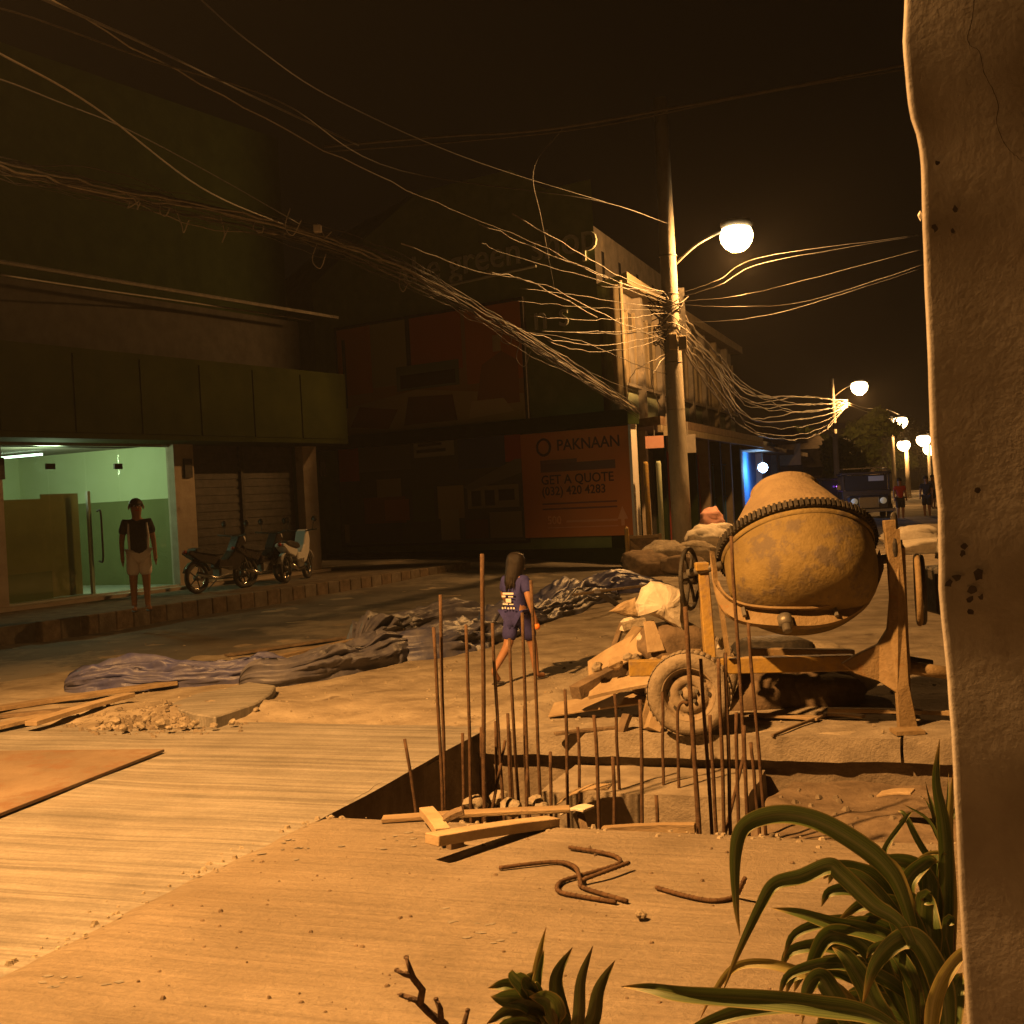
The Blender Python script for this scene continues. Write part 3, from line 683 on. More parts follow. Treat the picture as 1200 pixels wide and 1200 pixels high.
# lower billboard: home furnishings, plus the orange banner at its right end
s0_, z1_ = gpoly([(400, 520)])[0]; s1_, _ = gpoly([(616, 510)])[0]; _, z0_ = gpoly([(500, 636)])[0]
b2 = thing('billboard', GP.pt((s0_+s1_)/2, z0_, .1), 'lower dim billboard with house and furniture pictures, left of orange banner', 'billboard')
MB().pbox(GP, s0_-.06, s1_-.01, z0_-.06, z1_+.04, .005, .13).build('backing', M_black, b2)
f, q = uvrect(s0_, s1_-.06, z0_, z1_)
ink_panel('print', [(f(0, 0, 1, 1), (.12, .12, .10)), (f(0, .62, .12, .95), (.45, .06, .04)), (f(.12, .7, .42, .95), (.18, .17, .14)), (f(.44, .8, .66, .97), (.45, .44, .36)), (f(.68, .66, .92, .98), (.08, .10, .22)), (f(.92, .7, 1, .98), (.45, .07, .04)),
    (f(.22, .45, .36, .62), (.4, .33, .22)), (f(.14, .2, .38, .45), (.30, .10, .05)), (f(.26, .22, .40, .42), (.48, .15, .06)), (f(.42, .2, .54, .5), (.13, .16, .08)), (f(.56, .22, .70, .52), (.50, .40, .20)), (f(.57, .02, .67, .3), (.55, .50, .36)),
    (f(.72, .3, .98, .5), (.38, .33, .22)), (q((.70, .5), (.97, .72), (1, .72), (1, .6), (.74, .46)), (.22, .21, .18)), (f(.74, .32, .79, .46), DK), (f(.81, .32, .86, .46), DK), (f(.88, .36, .96, .46), DK),
    (f(.7, .03, .82, .2), BR), (f(.83, .03, .99, .26), (.33, .28, .18)), (f(.02, .02, .05, .2), CR), (f(.06, .02, .36, .2), (.1, .09, .12)), (f(.46, .84, .62, .87), DK), (f(.47, .9, .6, .925), DK)], GP, .133, b2)
s0_, z1_ = gpoly([(614, 511)])[0]; s1_, _ = gpoly([(742, 500)])[0]; _, z0_ = gpoly([(690, 628)])[0]
z1_ = gpoly([(690, 503)])[0][1]
ban = thing('banner', GP.pt((s0_+s1_)/2, z0_, .1), 'orange advertising banner with dark lettering at right end of green shop', 'banner')
MB().pbox(GP, s0_, s1_, z0_, z1_, .005, .16).build('panel', M_orange, ban)
MB().pbox(GP, s1_+.002, s1_+.07, z0_-.1, z1_+.1, -.05, .24).build('edge_trim', M_mwhite, ban)
f, q = uvrect(s0_, s1_, z0_, z1_); Hb = z1_-z0_; Wb = s1_-s0_
def bt(s, size, u, v, m=M_lettd, bold=0.0, al='LEFT'): text_obj(s, size, GP.pt(s0_+Wb*u, z0_+Hb*v, .163), GP.dir, Vector((0, 0, 1)), m, ban, 'lettering', align=al, bold=bold, ext=.004)
bt('PAKNAAN', .37, .34, .82, bold=.004)
bt('GET A QUOTE', .31, .18, .505, bold=.003); bt('(032) 420 4283', .29, .18, .40, bold=.003)
bt('500', .27, .22, .125, M_letto, bold=.003)
ink_panel('print', [(f(.18, .62, .86, .70), (.16, .05, .02)), (f(.18, .70, .52, .735), (.20, .07, .03)), (f(.18, .31, .86, .325), (.22, .06, .03)), (f(.18, .26, .86, .275), (.22, .06, .03)), (f(.22, .085, .86, .095), (.75, .33, .16)),
    (f(.40, .135, .86, .155), (.75, .33, .16)), (q((.86, .15), (.95, .15), (.905, .27)), (.8, .38, .2)), (f(.89, .09, .92, .15), (.8, .38, .2))], GP, .163, ban)
MB().ring(GP.pt(s0_+Wb*.22, z0_+Hb*.86, .17), GP.n, .19, .03, 20, 5).build('emblem', M_lettd, ban)

# ================================================================== WHITE BUILDING along the street
WP = Plane((P(737, 600, 28.6).x, 28.6), R(19))
WL = WP.sz(871, 600)[0]
zw = 6.5; za = 3.25
wb = thing('white_building', WP.pt(WL/2, 0), 'grimy white two storey building behind the cable-wrapped street lamp', 'building')
def wedge(z0, z1, d0, e=0): return MB().prism([WP.pt(-e, z0, d0), WP.pt(WL+e, z0, d0), WP.pt(WL+e, z0, -6), WP.pt(7, z0, -6)], (0, 0, z1-z0))
wedge(za+.1, zw, -.18).build('upper_wall', M_white, wb)
wedge(zw, zw+.25, .25, .05).build('parapet', M_cream, wb)
wedge(za-.05, za+.15, .85, .02).build('canopy', M_roof, wb)
MB().pbox(WP, -.02, WL, za-.22, za-.06, .78, .86).build('canopy_fascia', M_cream, wb)
MB().tube([WP.pt(-.12, za+.05, .1), WP.pt(-.12, zw+.05, .1)], .045, 8).build('downpipe', M_cream, wb, True)
nb = 8; bwid = WL/nb
for k in range(nb):
    a = k*bwid
    MB().pbox(WP, a-.02, a+.24, za+.15, zw-.004, -.178, .02 if k else .06).build('pilaster', M_cream if k % 3 == 0 else M_white, wb)
    MB().pbox(WP, a+.3, a+bwid-.1, za+.15, za+.95, -.178, -.12).build('spandrel', (M_gpanel, M_gpanel, M_white)[k % 3], wb)
    wn = MB().pbox(WP, a+.45, a+bwid-.25, za+1.0, zw-.45, -.177, -.15).build('window', M_glassd, wb)
    c = (a+.45+a+bwid-.25)/2
    for x0_, x1_ in ((a+.42, a+.5), (c-.035, c+.035), (a+bwid-.3, a+bwid-.22)):
        MB().pbox(WP, x0_, x1_, za+.98, zw-.42, -.149, -.08).build('frame', M_cream, wn)
    MB().pbox(WP, a+.36, a+bwid-.16, za+.95, za+1.02, -.17, .02).build('sill', M_white, wn)
    if k in (0, 1, 3, 5): MB().pbox(WP, a+.5, c-.04, za+1.05, zw-.5, -.14, -.115).build('shutter_panel', M_cream if k != 3 else M_roof, wn)
    if k in (0, 2): MB().pbox(WP, c+.04, a+bwid-.3, za+1.05, zw-.9, -.14, -.115).build('shutter_panel', M_white, wn)
MB().pbox(WP, -.02, .02, .1, za-.06, -.4, .02).build('end_wall', M_greend, wb)
MB().pbox(WP, 1.5, WL, 0, za-.06, -1.2, -1).build('shop_back_wall', M_dark, wb)
for k in range(nb+1):
    a = k*bwid; MB().pbox(WP, a-.12 if k else .03, a+.14, 0, za-.06, -.4, .0).build('column', M_wall if k % 2 else M_greend, wb)
for k, m_ in ((0, M_dark), (1, M_shutter), (2, M_red), (3, M_shutter), (4, M_red), (5, M_shutter), (6, M_dark), (7, M_red)):
    a = k*bwid
    p_ = MB().pbox(WP, a+.16, a+bwid-.14, .05, za-.5, -.34, -.3).build('shopfront', m_, wb)
    for j in range(7): MB().pbox(WP, a+.2+j*(bwid-.4)/7, a+.2+(j+.78)*(bwid-.4)/7, .1, za-.55, -.298, -.28).build('panel', m_, p_)
# set-back third storey with slit windows
s0_ = WP.sz(699, 300)[0]
tb = thing('roof_block', WP.pt(4, zw, -1), 'pale set-back upper block with slit windows above the white building', 'building')
P0 = Plane((P(699, 600, 31.5).x, 31.5), R(19)); z8 = P0.sz(700, 268)[1]; w3 = P0.sz(790, 300)[0]
MB().prism([P0.pt(0, zw-.5), P0.pt(w3, zw-.5), P0.pt(w3, zw-.5, -3), P0.pt(3, zw-.5, -3)], (0, 0, z8-zw+.5)).build('wall', M_white, tb)
for px in (706, 725, 745, 763):
    a, _ = P0.sz(px, 300); w_ = MB().pbox(P0, a-.12, a+.12, z8-1.6, z8-.55, .002, .02).build('window', M_glassd, tb)
    MB().pbox(P0, a-.16, a+.16, z8-1.68, z8-1.602, .002, .06).build('sill', M_cream, w_)
# hanging signs under the canopy
for px, py, ww, hh, m_, lbl in ((767, 518, .42, .28, M_pink, 'small orange-pink sign hanging under the canopy left of the lamp pole'), (806, 520, .36, .42, M_white, 'small pale sign hanging under the canopy right of the lamp pole'), (781, 505, .14, .22, M_cream, 'little yellow plate fixed just left of the lamp pole')):
    c = P(px, py, 28.3); o = thing('hanging_sign', c, lbl, 'sign')
    MB().box(c, (ww, .03, hh)).build('board', m_, o); MB().tube([c+Vector((0, .0, hh/2)), c+Vector((.05, .3, hh/2+.3))], .012, 5).build('hanger', M_iron, o)
# yellow striped post and a greenish one by the corner
for px, lbl, m_ in ((762, 'thin yellow post at the corner by the orange banner', M_myel), (777, 'dull green post between the corner and the lamp pole', M_gpanel)):
    c = P(px, 650, 27.9); c.z = 0
    o = MB().lathe([(.06, 0), (.06, 2.3), (.045, 2.36)], c, (0, 0, 1), 10).build('post', m_, None, True); tag(o, lbl, 'post')

# ================================================================== BUILDINGS FURTHER UP THE STREET
F0 = Plane((WP.pt(WL+.4, 0).x, WP.pt(WL+.4, 0).y), R(18.5))
fb = thing('blue_shop', F0.pt(4, 0), 'low blue-lit shop beyond the white building, left of the mixer drum', 'building')
fa = F0.sz(884, 580)[0]; fe = F0.sz(945, 580)[0]
MB().pbox(F0, 0, fe, 0, 3.6, -5, -.3).build('wall', M_blue, fb)
MB().pbox(F0, -.2, fe+.4, 3.0, 3.2, -5, .6).build('canopy', M_roof, fb)
for px, m_ in ((872, M_red), (897, M_pink), (914, M_white), (930, M_red)):
    a = F0.sz(px, 580)[0]; MB().pbox(F0, a-.35, a+.5, 0, 3.0, -.298, -.05).build('pillar', m_, fb)
for px in (850, 856, 862):
    pass
c = P(894, 548, 48.8); ll = thing('shop_lamp', c, 'bright blue-white lamp bulb over the blue shop', 'lamp')
MB().lathe([(.03, -.2), (.16, -.12), (.2, 0), (.16, .12), (.03, .2)], c, (0, 0, 1), 12).build('bulb', M_bluew, ll, True)
MB().tube([c+Vector((0, 0, .2)), c+Vector((0, .1, .7))], .02, 5).build('cord', M_black, ll)
l = bpy.data.lights.new('bulb_light', 'POINT'); l.energy = 170; l.color = (.30, .6, 1); l.shadow_soft_size = .2
lo = bpy.data.objects.new('bulb_light', l); COL.objects.link(lo); lo.parent = ll; lo.location = (0, -.3, -.1)
# blue gate grille next to it
g0 = thing('blue_gate', P(850, 600, 43), 'blue barred gate between the lamp pole and mixer drum', 'gate')
ga_ = P(838, 600, 41); gb2 = P(858, 600, 44); ga_.z = gb2.z = .05
for k in range(9):
    p = ga_.lerp(gb2, k/8); MB().tube([p, p+Vector((0, 0, 2.35))], .03, 5).build('bar', M_blue, g0)
for z in (.2, 1.3, 2.4):
    MB().tube([ga_+Vector((0, 0, z)), gb2+Vector((0, 0, z))], .03, 5).build('rail', M_blue, g0)
# a row of dim houses up to the trees
for k, (px0, px1, Y, pyt, m_, lbl) in enumerate(((915, 940, 58, 520, M_wall, 'dim tan house beyond the blue shop with tin roof'), (938, 968, 66, 526, M_white, 'pale dim house beside the short utility pole'), (1000, 1040, 150, 520, M_wall, 'tiny far house under the distant lamps'))):
    a = P(px0, 565, Y); b_ = P(px1, 565, Y); zt = P((px0+px1)/2, pyt, Y).z
    h = thing('house', Vector(((a.x+b_.x)/2, Y, 0)), lbl, 'house')
    MB().box(((a.x+b_.x)/2, Y+2.5, zt/2), (b_.x-a.x, 5, zt)).build('wall', m_, h)
    MB().prism([(a.x-.3, Y-.4, zt), (a.x-.3, Y+5.4, zt), (a.x-.3, Y+2.5, zt+.9)], (b_.x-a.x+.6, 0, 0)).build('roof', M_roof, h)
    for j in range(2):
        cx = a.x+(b_.x-a.x)*(.28+.44*j); wn = MB().box((cx, Y-.01, zt*.6), (.7, .05, .8)).build('window', M_glassd, h); MB().box((cx, Y-.04, zt*.6-.45), (.85, .08, .07)).build('sill', M_cream, wn)
    MB().box((a.x+(b_.x-a.x)*.5, Y-.012, 1.0), (.75, .05, 2.0)).build('door', M_wood3, h)

# ================================================================== TREES up the road
def tree(base, h, rx, lbl, n=2600, leaf=.22, seed=1, crown_lo=.35):
    rnd = random.Random(seed); base = Vector(base)
    t = thing('tree', base, lbl, 'tree', 'roadside trees')
    tr = MB(); lean = Vector((rnd.uniform(-.3, .3), 0, 0)); tr.tube([base, base+lean*.5+Vector((0, 0, h*.3)), base+lean+Vector((0, 0, h*.62))], [h*.035, h*.026, h*.014], 8)
    tips = []
    for k in range(7):
        a = rnd.uniform(0, 6.28); e = base+lean+Vector((math.cos(a)*rx*.6, math.sin(a)*rx*.6, h*rnd.uniform(.5, .9))); s_ = base+lean*.7+Vector((0, 0, h*rnd.uniform(.28, .5)))
        tr.tube([s_, s_.lerp(e, .5)+Vector((0, 0, .2)), e], [h*.014, h*.009, h*.004], 5); tips.append(e)
    tr.build('trunk', M_bark, t, True)
    cl = [tips[k % 7].lerp(base+Vector((0, 0, h*.7)), rnd.random()*.5)+Vector((rnd.gauss(0, rx*.3), rnd.gauss(0, rx*.3), rnd.gauss(0, h*.1))) for k in range(26)]
    vv = []; ff = []
    for k in range(n):
        c = rnd.choice(cl); d = Vector((rnd.gauss(0, 1), rnd.gauss(0, 1), rnd.gauss(0, .8))).normalized()*rx*.32*rnd.random()**.4
        p = c+d
        if p.z < base.z+h*crown_lo*.6: p.z = base.z+h*crown_lo*rnd.uniform(.7, 1.2)
        x = Vector((rnd.uniform(-1, 1), rnd.uniform(-1, 1), rnd.uniform(-1, 1))).normalized(); y = x.orthogonal().normalized(); s_ = leaf*rnd.uniform(.5, 1.2)
        b = len(vv); vv += [p-x*s_, p+y*s_*.5, p+x*s_, p-y*s_*.5]; ff.append((b, b+1, b+2, b+3))
    m = MB(); m.v = vv; m.f = ff; m.build('crown', M_tree, t)
for k, (px, Y, pyt, rx, lbl) in enumerate(((990, 66, 512, 1.3, 'small lit tree right of the short utility pole'), (1006, 86, 482, 2.1, 'large dark tree below the second street lamp'), (1056, 165, 505, 4.4, 'far tree lit from behind by distant lamps'),
        (948, 84, 508, 2.4, 'dark tree behind the dim houses left of the short pole'), (1078, 190, 505, 5.5, 'farthest pale tree beside the plaster pillar'), (1030, 150, 508, 3.2, 'mid-distance tree between second and third street lamps'))):
    b = P(px, 562, Y); b.z = 0; tree(b, P(px, pyt, Y).z, rx, lbl, 3000, .16+.0022*Y, seed=k+3, crown_lo=.25)

# ================================================================== CEMENT MIXER
YM = 8.75
mx = thing('cement_mixer', G(935, 860, .012), 'old yellow tilting drum cement mixer standing behind the excavation', 'cement mixer')
C = P(934, 645, YM); el = R(54); ax = Vector((0.0, math.cos(el), math.sin(el))); 
RR = .535
bowl = MB().lathe([(.0, -.56), (.12, -.555), (.24, -.535), (.35, -.495), (.43, -.435), (.485, -.36), (.513, -.27), (.522, -.17), (.522, -.05), (.52, 0)], C, ax, 64, caps=False)
for v in bowl.v:
    n_ = fbm(v, 3.5, 3)*.007; v += (v-C).normalized()*n_
dr = bowl.build('drum_bowl', M_drum, mx, True)
MB().lathe([(.527, -.045), (.536, -.035), (.536, -.015), (.527, -.005)], C, ax, 64, caps=False).build('seam_band', M_drum, dr, True)
cone = MB().lathe([(.52, .0), (.505, .06), (.445, .16), (.325, .36), (.255, .47), (.24, .50), (.25, .515), (.23, .515), (.225, .48), (.295, .34), (.41, .16), (.48, .05)], C, ax, 64, caps=False)
for v in cone.v: v += (v-C).normalized()*fbm(v, 5, 3)*.008
cn = cone.build('drum_cone', M_cone, mx, True)
# toothed ring gear
gr = MB().lathe([(.515, .0), (.548, .0), (.548, .055), (.515, .055)], C, ax, 72, caps=False)
a_x = ax.orthogonal().normalized(); a_y = ax.cross(a_x)
for k in range(96):
    t = 2*math.pi*k/96; d = a_x*math.cos(t)+a_y*math.sin(t); tg = ax.cross(d)
    m3 = Matrix((d, tg, ax)).transposed(); gr.box(C+d*.556+ax*.0275, (.022, .018, .056), m3)
gr.build('ring_gear', M_black, mx)
def ribbon(pts, wdir, wd, th):
    m = MB(); pts = [Vector(p) for p in pts]; n = len(pts); wdir = Vector(wdir).normalized(); vv = []
    for i, p in enumerate(pts):
        t = (pts[min(i+1, n-1)]-pts[max(i-1, 0)]).normalized(); nn = t.cross(wdir).normalized()
        vv += [p-wdir*wd/2-nn*th/2, p+wdir*wd/2-nn*th/2, p+wdir*wd/2+nn*th/2, p-wdir*wd/2+nn*th/2]
    ff = [(i*4+k, i*4+(k+1) % 4, i*4+4+(k+1) % 4, i*4+4+k) for i in range(n-1) for k in range(4)]+[(3, 2, 1, 0), (n*4-4, n*4-3, n*4-2, n*4-1)]
    return m.add(vv, ff)
yk = [P(836, 656, YM), P(838, 680, 8.66), P(846, 704, 8.52), P(866, 718, 8.40), P(895, 723, 8.34), P(925, 724, 8.31), P(958, 723, 8.34), P(988, 715, 8.40), P(1010, 700, 8.52), P(1024, 680, 8.65), P(1033, 655, YM)]
yo = ribbon(spline(yk, 4), (0, .62, .78), .15, .04).build('yoke', M_mdust, mx)
ribbon([p+Vector((0, -.02, .065)) for p in spline(yk, 4)][6:-6], (0, .9, -.3), .05, .014).build('flange', M_mdust, yo)
ribbon([p+Vector((0, -.0, -.06)) for p in spline(yk, 4)][6:-6], (0, .9, -.3), .04, .014).build('flange', M_mdust, yo)
bc = P(920, 727, 8.27)
MB().lathe([(.05, -.04), (.05, .03), (.032, .03), (.032, -.09), (.0, -.09)], bc, (0, .7, .7), 12).build('bearing', M_iron, yo, True)
for px in (872, 980): MB().lathe([(.016, -.03), (.016, .04)], P(px, 718, 8.33), (0, .7, .7), 6).build('bolt', M_iron, yo)
# left post, axle box, brace
MB().plank(P(823, 664, 8.86), P(832, 772, 8.72), .075, .10, Vector((0, 1, 0))).build('post', M_myel, mx, bevel=.006)
MB().box(P(822, 664, 8.83), (.10, .13, .06)).build('post_cap', M_myel, mx, bevel=.008)
MB().plank(P(842, 690, 8.75), P(853, 768, 8.66), .03, .04, Vector((0, 1, 0))).build('brace', M_mdust, mx)
MB().tube([P(806, 672, 8.86), P(846, 662, YM)], .03, 10).build('pivot_shaft', M_iron, mx, True)
MB().tube([P(1024, 657, YM), P(1056, 652, 8.8)], .035, 10).build('pivot_shaft', M_iron, mx, True)
# main beam and left stub
MB().plank(P(737, 783, 8.78), P(1000, 776, 8.70), .11, .10, Vector((0, 1, 0))).build('beam', M_myel, mx, bevel=.006)
MB().plank(P(880, 766, 9.25), P(1000, 768, 9.25), .09, .09, Vector((0, 1, 0))).build('beam', M_mdust, mx, bevel=.006)
# right plate leg
leg = [(1036, 610), (1050, 609), (1054, 660), (1060, 715), (1065, 800), (1077, 858), (1054, 858), (1051, 812), (1030, 798), (1003, 790), (987, 778), (1003, 768), (1030, 755), (1041, 737), (1044, 700), (1041, 655)]
MB().prism([P(x, y, 8.50 if y < 800 else 8.42) for x, y in leg], (0, .05, 0)).build('leg', M_mdust, mx, bevel=.005)
MB().plank(P(1046, 620, 8.56), P(1060, 790, 8.56), .12, .06, Vector((1, 0, 0))).build('leg_flange', M_mdust, mx)
MB().plank(P(1054, 640, 8.62), P(1062, 838, 9.25), .07, .06, Vector((1, 0, 0))).build('rear_leg', M_mdust, mx)
MB().box(G(1066, 860, .02)+Vector((0, .05, .01)), (.19, .16, .025)).build('foot_plate', M_mdust, mx)
# tow bar stubs
MB().tube([P(1056, 781, 8.6), P(1128, 791, 8.6)], .045, 12).build('tow_bar', M_mdust, mx, True)
MB().tube([P(1056, 772, 8.75), P(1092, 778, 8.75)], .03, 10).build('tow_bar', M_black, mx, True)
# tilting handwheels
def handwheel(c, axis, Rr, r, m, spokes, name):
    o = MB().ring(c, axis, Rr, r, 36, 8).build(name, m, mx, True); a = Vector(axis).normalized(); x = a.orthogonal().normalized(); y = a.cross(x)
    for k in range(spokes):
        t = 2*math.pi*k/spokes+.3; d = x*math.cos(t)+y*math.sin(t)
        MB().tube([Vector(c), Vector(c)+d*Rr], r*.75, 6).build('spoke', m, o, True)
    MB().lathe([(.045, -.05), (.045, .05)], c, axis, 12).build('hub', m, o, True)
handwheel(P(808, 678, 8.9), (.92, -.42, 0), .215, .017, M_black, 6, 'handwheel')
handwheel(P(1049, 640, 8.72), (.95, -.32, 0), .22, .022, M_black, 5, 'pulley')
MB().ring(P(1076, 691, 8.66), (.955, -.28, 0), .235, .022, 36, 8).build('belt_guard', M_mdust, mx, True)
MB().ring(P(1080, 691, 8.72), (.955, -.28, 0), .225, .026, 36, 8).build('drive_belt', M_black, mx, True)
MB().box(P(1112, 690, 9.1), (.30, .34, .34)).build('engine', M_black, mx, bevel=.02)
MB().tube([P(1100, 655, 9.05), P(1103, 632, 9.05)], .03, 8).build('exhaust', M_iron, mx, True)
# road wheels
def wheel(c, axis, m=mx):
    a = Vector(axis).normalized(); c = Vector(c)
    wt = bpy.data.objects.new('wheel', None); COL.objects.link(wt); wt.parent = m; wt.location = c-Vector(m.location)
    ty = MB().lathe([(.185, -.075), (.20, -.088), (.235, -.095), (.265, -.088), (.284, -.062), (.292, -.03), (.293, 0), (.292, .03), (.284, .062), (.265, .088), (.235, .095), (.20, .088), (.185, .075)], c, a, 48, caps=False)
    x = a.orthogonal().normalized(); y = a.cross(x)
    for k in range(44):
        t = 2*math.pi*k/44; d = x*math.cos(t)+y*math.sin(t)
        for s_ in (-.05, .0, .05): ty.box(c+d*.291+a*(s_+.004*(k % 2)), (.006, .036, .032), Matrix((d, a.cross(d), a)).transposed())
    tyo = ty.build('tyre', M_tyre, wt, True)
    rm = MB().lathe([(.192, -.07), (.188, -.078), (.178, -.074), (.170, -.04), (.150, -.02), (.135, -.028), (.12, -.045), (.075, -.05), (.07, -.035), (.045, -.035), (.04, -.06), (.0, -.062)], c, a, 40, caps=False).build('rim', M_rim, wt, True)
    MB().lathe([(.19, .07), (.17, .02), (.0, .02)], c, a, 32, caps=False).build('rim', M_rim, wt, True)
    for k in range(5):
        t = 2*math.pi*k/5+.4; d = x*math.cos(t)+y*math.sin(t)
        MB().lathe([(.013, -.07), (.013, -.03)], c+d*.058, a, 6).build('nut', M_iron, wt)
    for k in range(8):
        t = 2*math.pi*k/8; d = x*math.cos(t)+y*math.sin(t)
        MB().lathe([(.017, -.034), (.012, -.02)], c+d*.135, a, 8).build('hole', M_black, wt)
wc = G(813, 864, .012)+Vector((0, .1, .29)); 
wheel(wc, (.24, .97, 0))
wheel(wc+Vector((.22, .92, 0)), (.24, .97, 0))
MB().tube([wc, wc+Vector((.22, .92, 0))], .03, 8).build('axle', M_black, mx, True)
MB().plank(wc+Vector((.08, .32, 0)), wc+Vector((.1, .32, .26)), .08, .06, Vector((0, 1, 0))).build('axle_post', M_mdust, mx)

# ================================================================== REBAR IN THE PIT
# (top px, top py, bottom px, bottom py, distance): upright starter bars
bars = [(516, 697, 521, 955, 7.35), (508, 735, 519, 955, 7.30), (546, 732, 552, 953, 7.55), (565, 649, 568, 953, 7.25), (577, 730, 590, 950, 7.7), (597, 748, 608, 950, 7.75),
        (612, 718, 620, 950, 7.6), (622, 680, 634, 945, 7.55), (542, 859, 543, 953, 7.7), (564, 852, 565, 953, 7.8), (581, 845, 583, 950, 7.9), (595, 836, 599, 950, 7.6), (597, 857, 601, 950, 7.9),
        (615, 827, 617, 950, 7.7), (618, 902, 618, 950, 7.3), (645, 881, 646, 946, 7.5), (662, 808, 666, 946, 7.6), (677, 852, 680, 940, 8.1), (696, 838, 703, 972, 6.9), (720, 813, 727, 940, 8.15), (718, 887, 720, 968, 6.85),
        (750, 820, 753, 968, 6.85), (776, 811, 778, 938, 8.2), (769, 932, 770, 966, 6.8), (803, 711, 820, 986, 6.6), (821, 772, 835, 986, 6.65), (812, 840, 818, 984, 6.9), (842, 772, 850, 988, 6.6), (850, 765, 857, 985, 6.7),
        (857, 628, 877, 962, 7.0), (877, 730, 895, 948, 7.25), (863, 835, 866, 975, 6.8), (872, 850, 876, 968, 6.9), (832, 838, 840, 986, 6.75), (880, 870, 888, 955, 7.1), (474, 866, 482, 915, 7.5)]
labels_special = {3: 'tallest rusty rebar of the left cluster, beside the walking child', 0: 'second tallest rusty rebar, left of the tallest one', 29: 'tallest pale rebar rising in front of the mixer drum',
                  24: 'tall dark rebar standing in front of the mixer tyre', 30: 'tall grey rebar right of the tallest one by the mixer', 35: 'lone short rebar stub at the left edge of the excavation'}
for k, (x0, y0, x1, y1, Y) in enumerate(bars):
    top = P(x0, y0, Y); bot = P(x1, y1, Y); d = (bot-top).normalized(); lx, ly = toS(bot)
    zb = floor_z(max(0, lx), max(0, ly)) if not (lx > .75 and lx < 2.12 and ly > 1.72) else -.26
    if bot.z > zb-.05: bot = top+d*((zb-.05-top.z)/d.z)
    r = .0105 if k not in (3, 24) else .013
    m = MB(); n = 10; b_ = [top.lerp(bot, i/n)+Vector((nz((k, i, 0), .31), nz((k, 5, i), .3), 0))*.008*(i > 0) for i in range(n+1)]
    m.tube(b_, r, 7)
    o = m.build('rebar', M_rebar, None, True)
    grp = 'left' if x1 < 640 else ('middle' if x1 < 800 else 'right')
    if k in labels_special: tag(o, labels_special[k], 'rebar', 'upright rebars in the pit')
    else: tag(o, {'left': 'upright rusty rebar in the left cluster of the pit', 'middle': 'short upright rebar in the middle of the pit', 'right': 'upright rebar in the crowded right cluster before the tyre'}[grp], 'rebar', {'left': 'upright rebars, left cluster', 'middle': 'upright rebars, middle of the pit', 'right': 'upright rebars, right cluster'}[grp])
# hooked bar and a leaning one
pts = [P(796, 943, 8.1), P(794, 850, 8.1), P(795, 830, 8.1), P(800, 823, 8.08), P(806, 824, 8.06)]
tag(MB().tube(spline(pts, 5), .0105, 7).build('rebar', M_rebar, None, True), 'rebar with a hooked top in front of the tyre rim', 'rebar', 'upright rebars in the pit')
tag(MB().tube([P(873, 880, 7.0), P(846, 992, 6.75)], .01, 7).build('rebar', M_rebar, None, True), 'rebar leaning left among the right cluster', 'rebar', 'upright rebars in the pit')
tag(MB().tube([P(592, 868, 7.8), P(576, 952, 7.5)], .01, 7).build('rebar', M_rebar, None, True), 'rebar leaning left among the left cluster', 'rebar', 'upright rebars in the pit')

# bent bars lying on the sidewalk
zb = .031+.012
def lying(pix, lbl, r=.0095, lift=0):
    pts = [G(x, y, zb+(lift if not isinstance(lift, list) else lift[i])) for i, (x, y) in enumerate(pix)]
    sp = spline(pts, 6); m = MB(); m.tube(sp, r, 8)
    # rolled ribs
    acc = 0
    for a, b_ in zip(sp, sp[1:]):
        acc += (b_-a).length
        if acc > .022: acc = 0; m.ring(a.lerp(b_, .5), (b_-a), r, .0022, 8, 4)
    tag(m.build('bent_rebar', M_rebar, None, True), lbl, 'rebar', 'bent rebars on the sidewalk')
lying([(585, 1017), (625, 1012), (655, 1010), (672, 1015), (678, 1024), (681, 1040)], 'bent rusty rebar with its straight end pointing left', lift=[0, 0, 0, .02, .025, .0])
lying([(667, 993), (700, 998), (720, 1003), (727, 1010), (715, 1016), (680, 1026), (660, 1032), (653, 1039), (658, 1046), (690, 1052), (722, 1057)], 'zigzag bent rusty rebar, largest of the lying bars')
lying([(737, 1011), (710, 1021), (684, 1031), (680, 1036), (688, 1042), (735, 1056)], 'V-shaped bent rusty rebar crossing the zigzag one', lift=[.024, .024, .01, 0, 0, 0])
lying([(769, 1040), (800, 1049), (830, 1055), (850, 1054), (862, 1050), (868, 1040), (873, 1029)], 'curved rusty rebar with upturned end, near the leaves', lift=[0, 0, 0, 0, .0, .05, .10])

# ================================================================== WOOD
def plank(a, b_, wd, th, m, lbl, cat='plank', name='plank', up=Vector((0, 0, 1)), warp=.006, group=None, taper=0):
    o = MB().plank(a, b_, wd, th, up, warp, taper).build(name, m, None, bevel=.003); tag(o, lbl, cat, group)
    d = (Vector(b_)-Vector(a)); return o
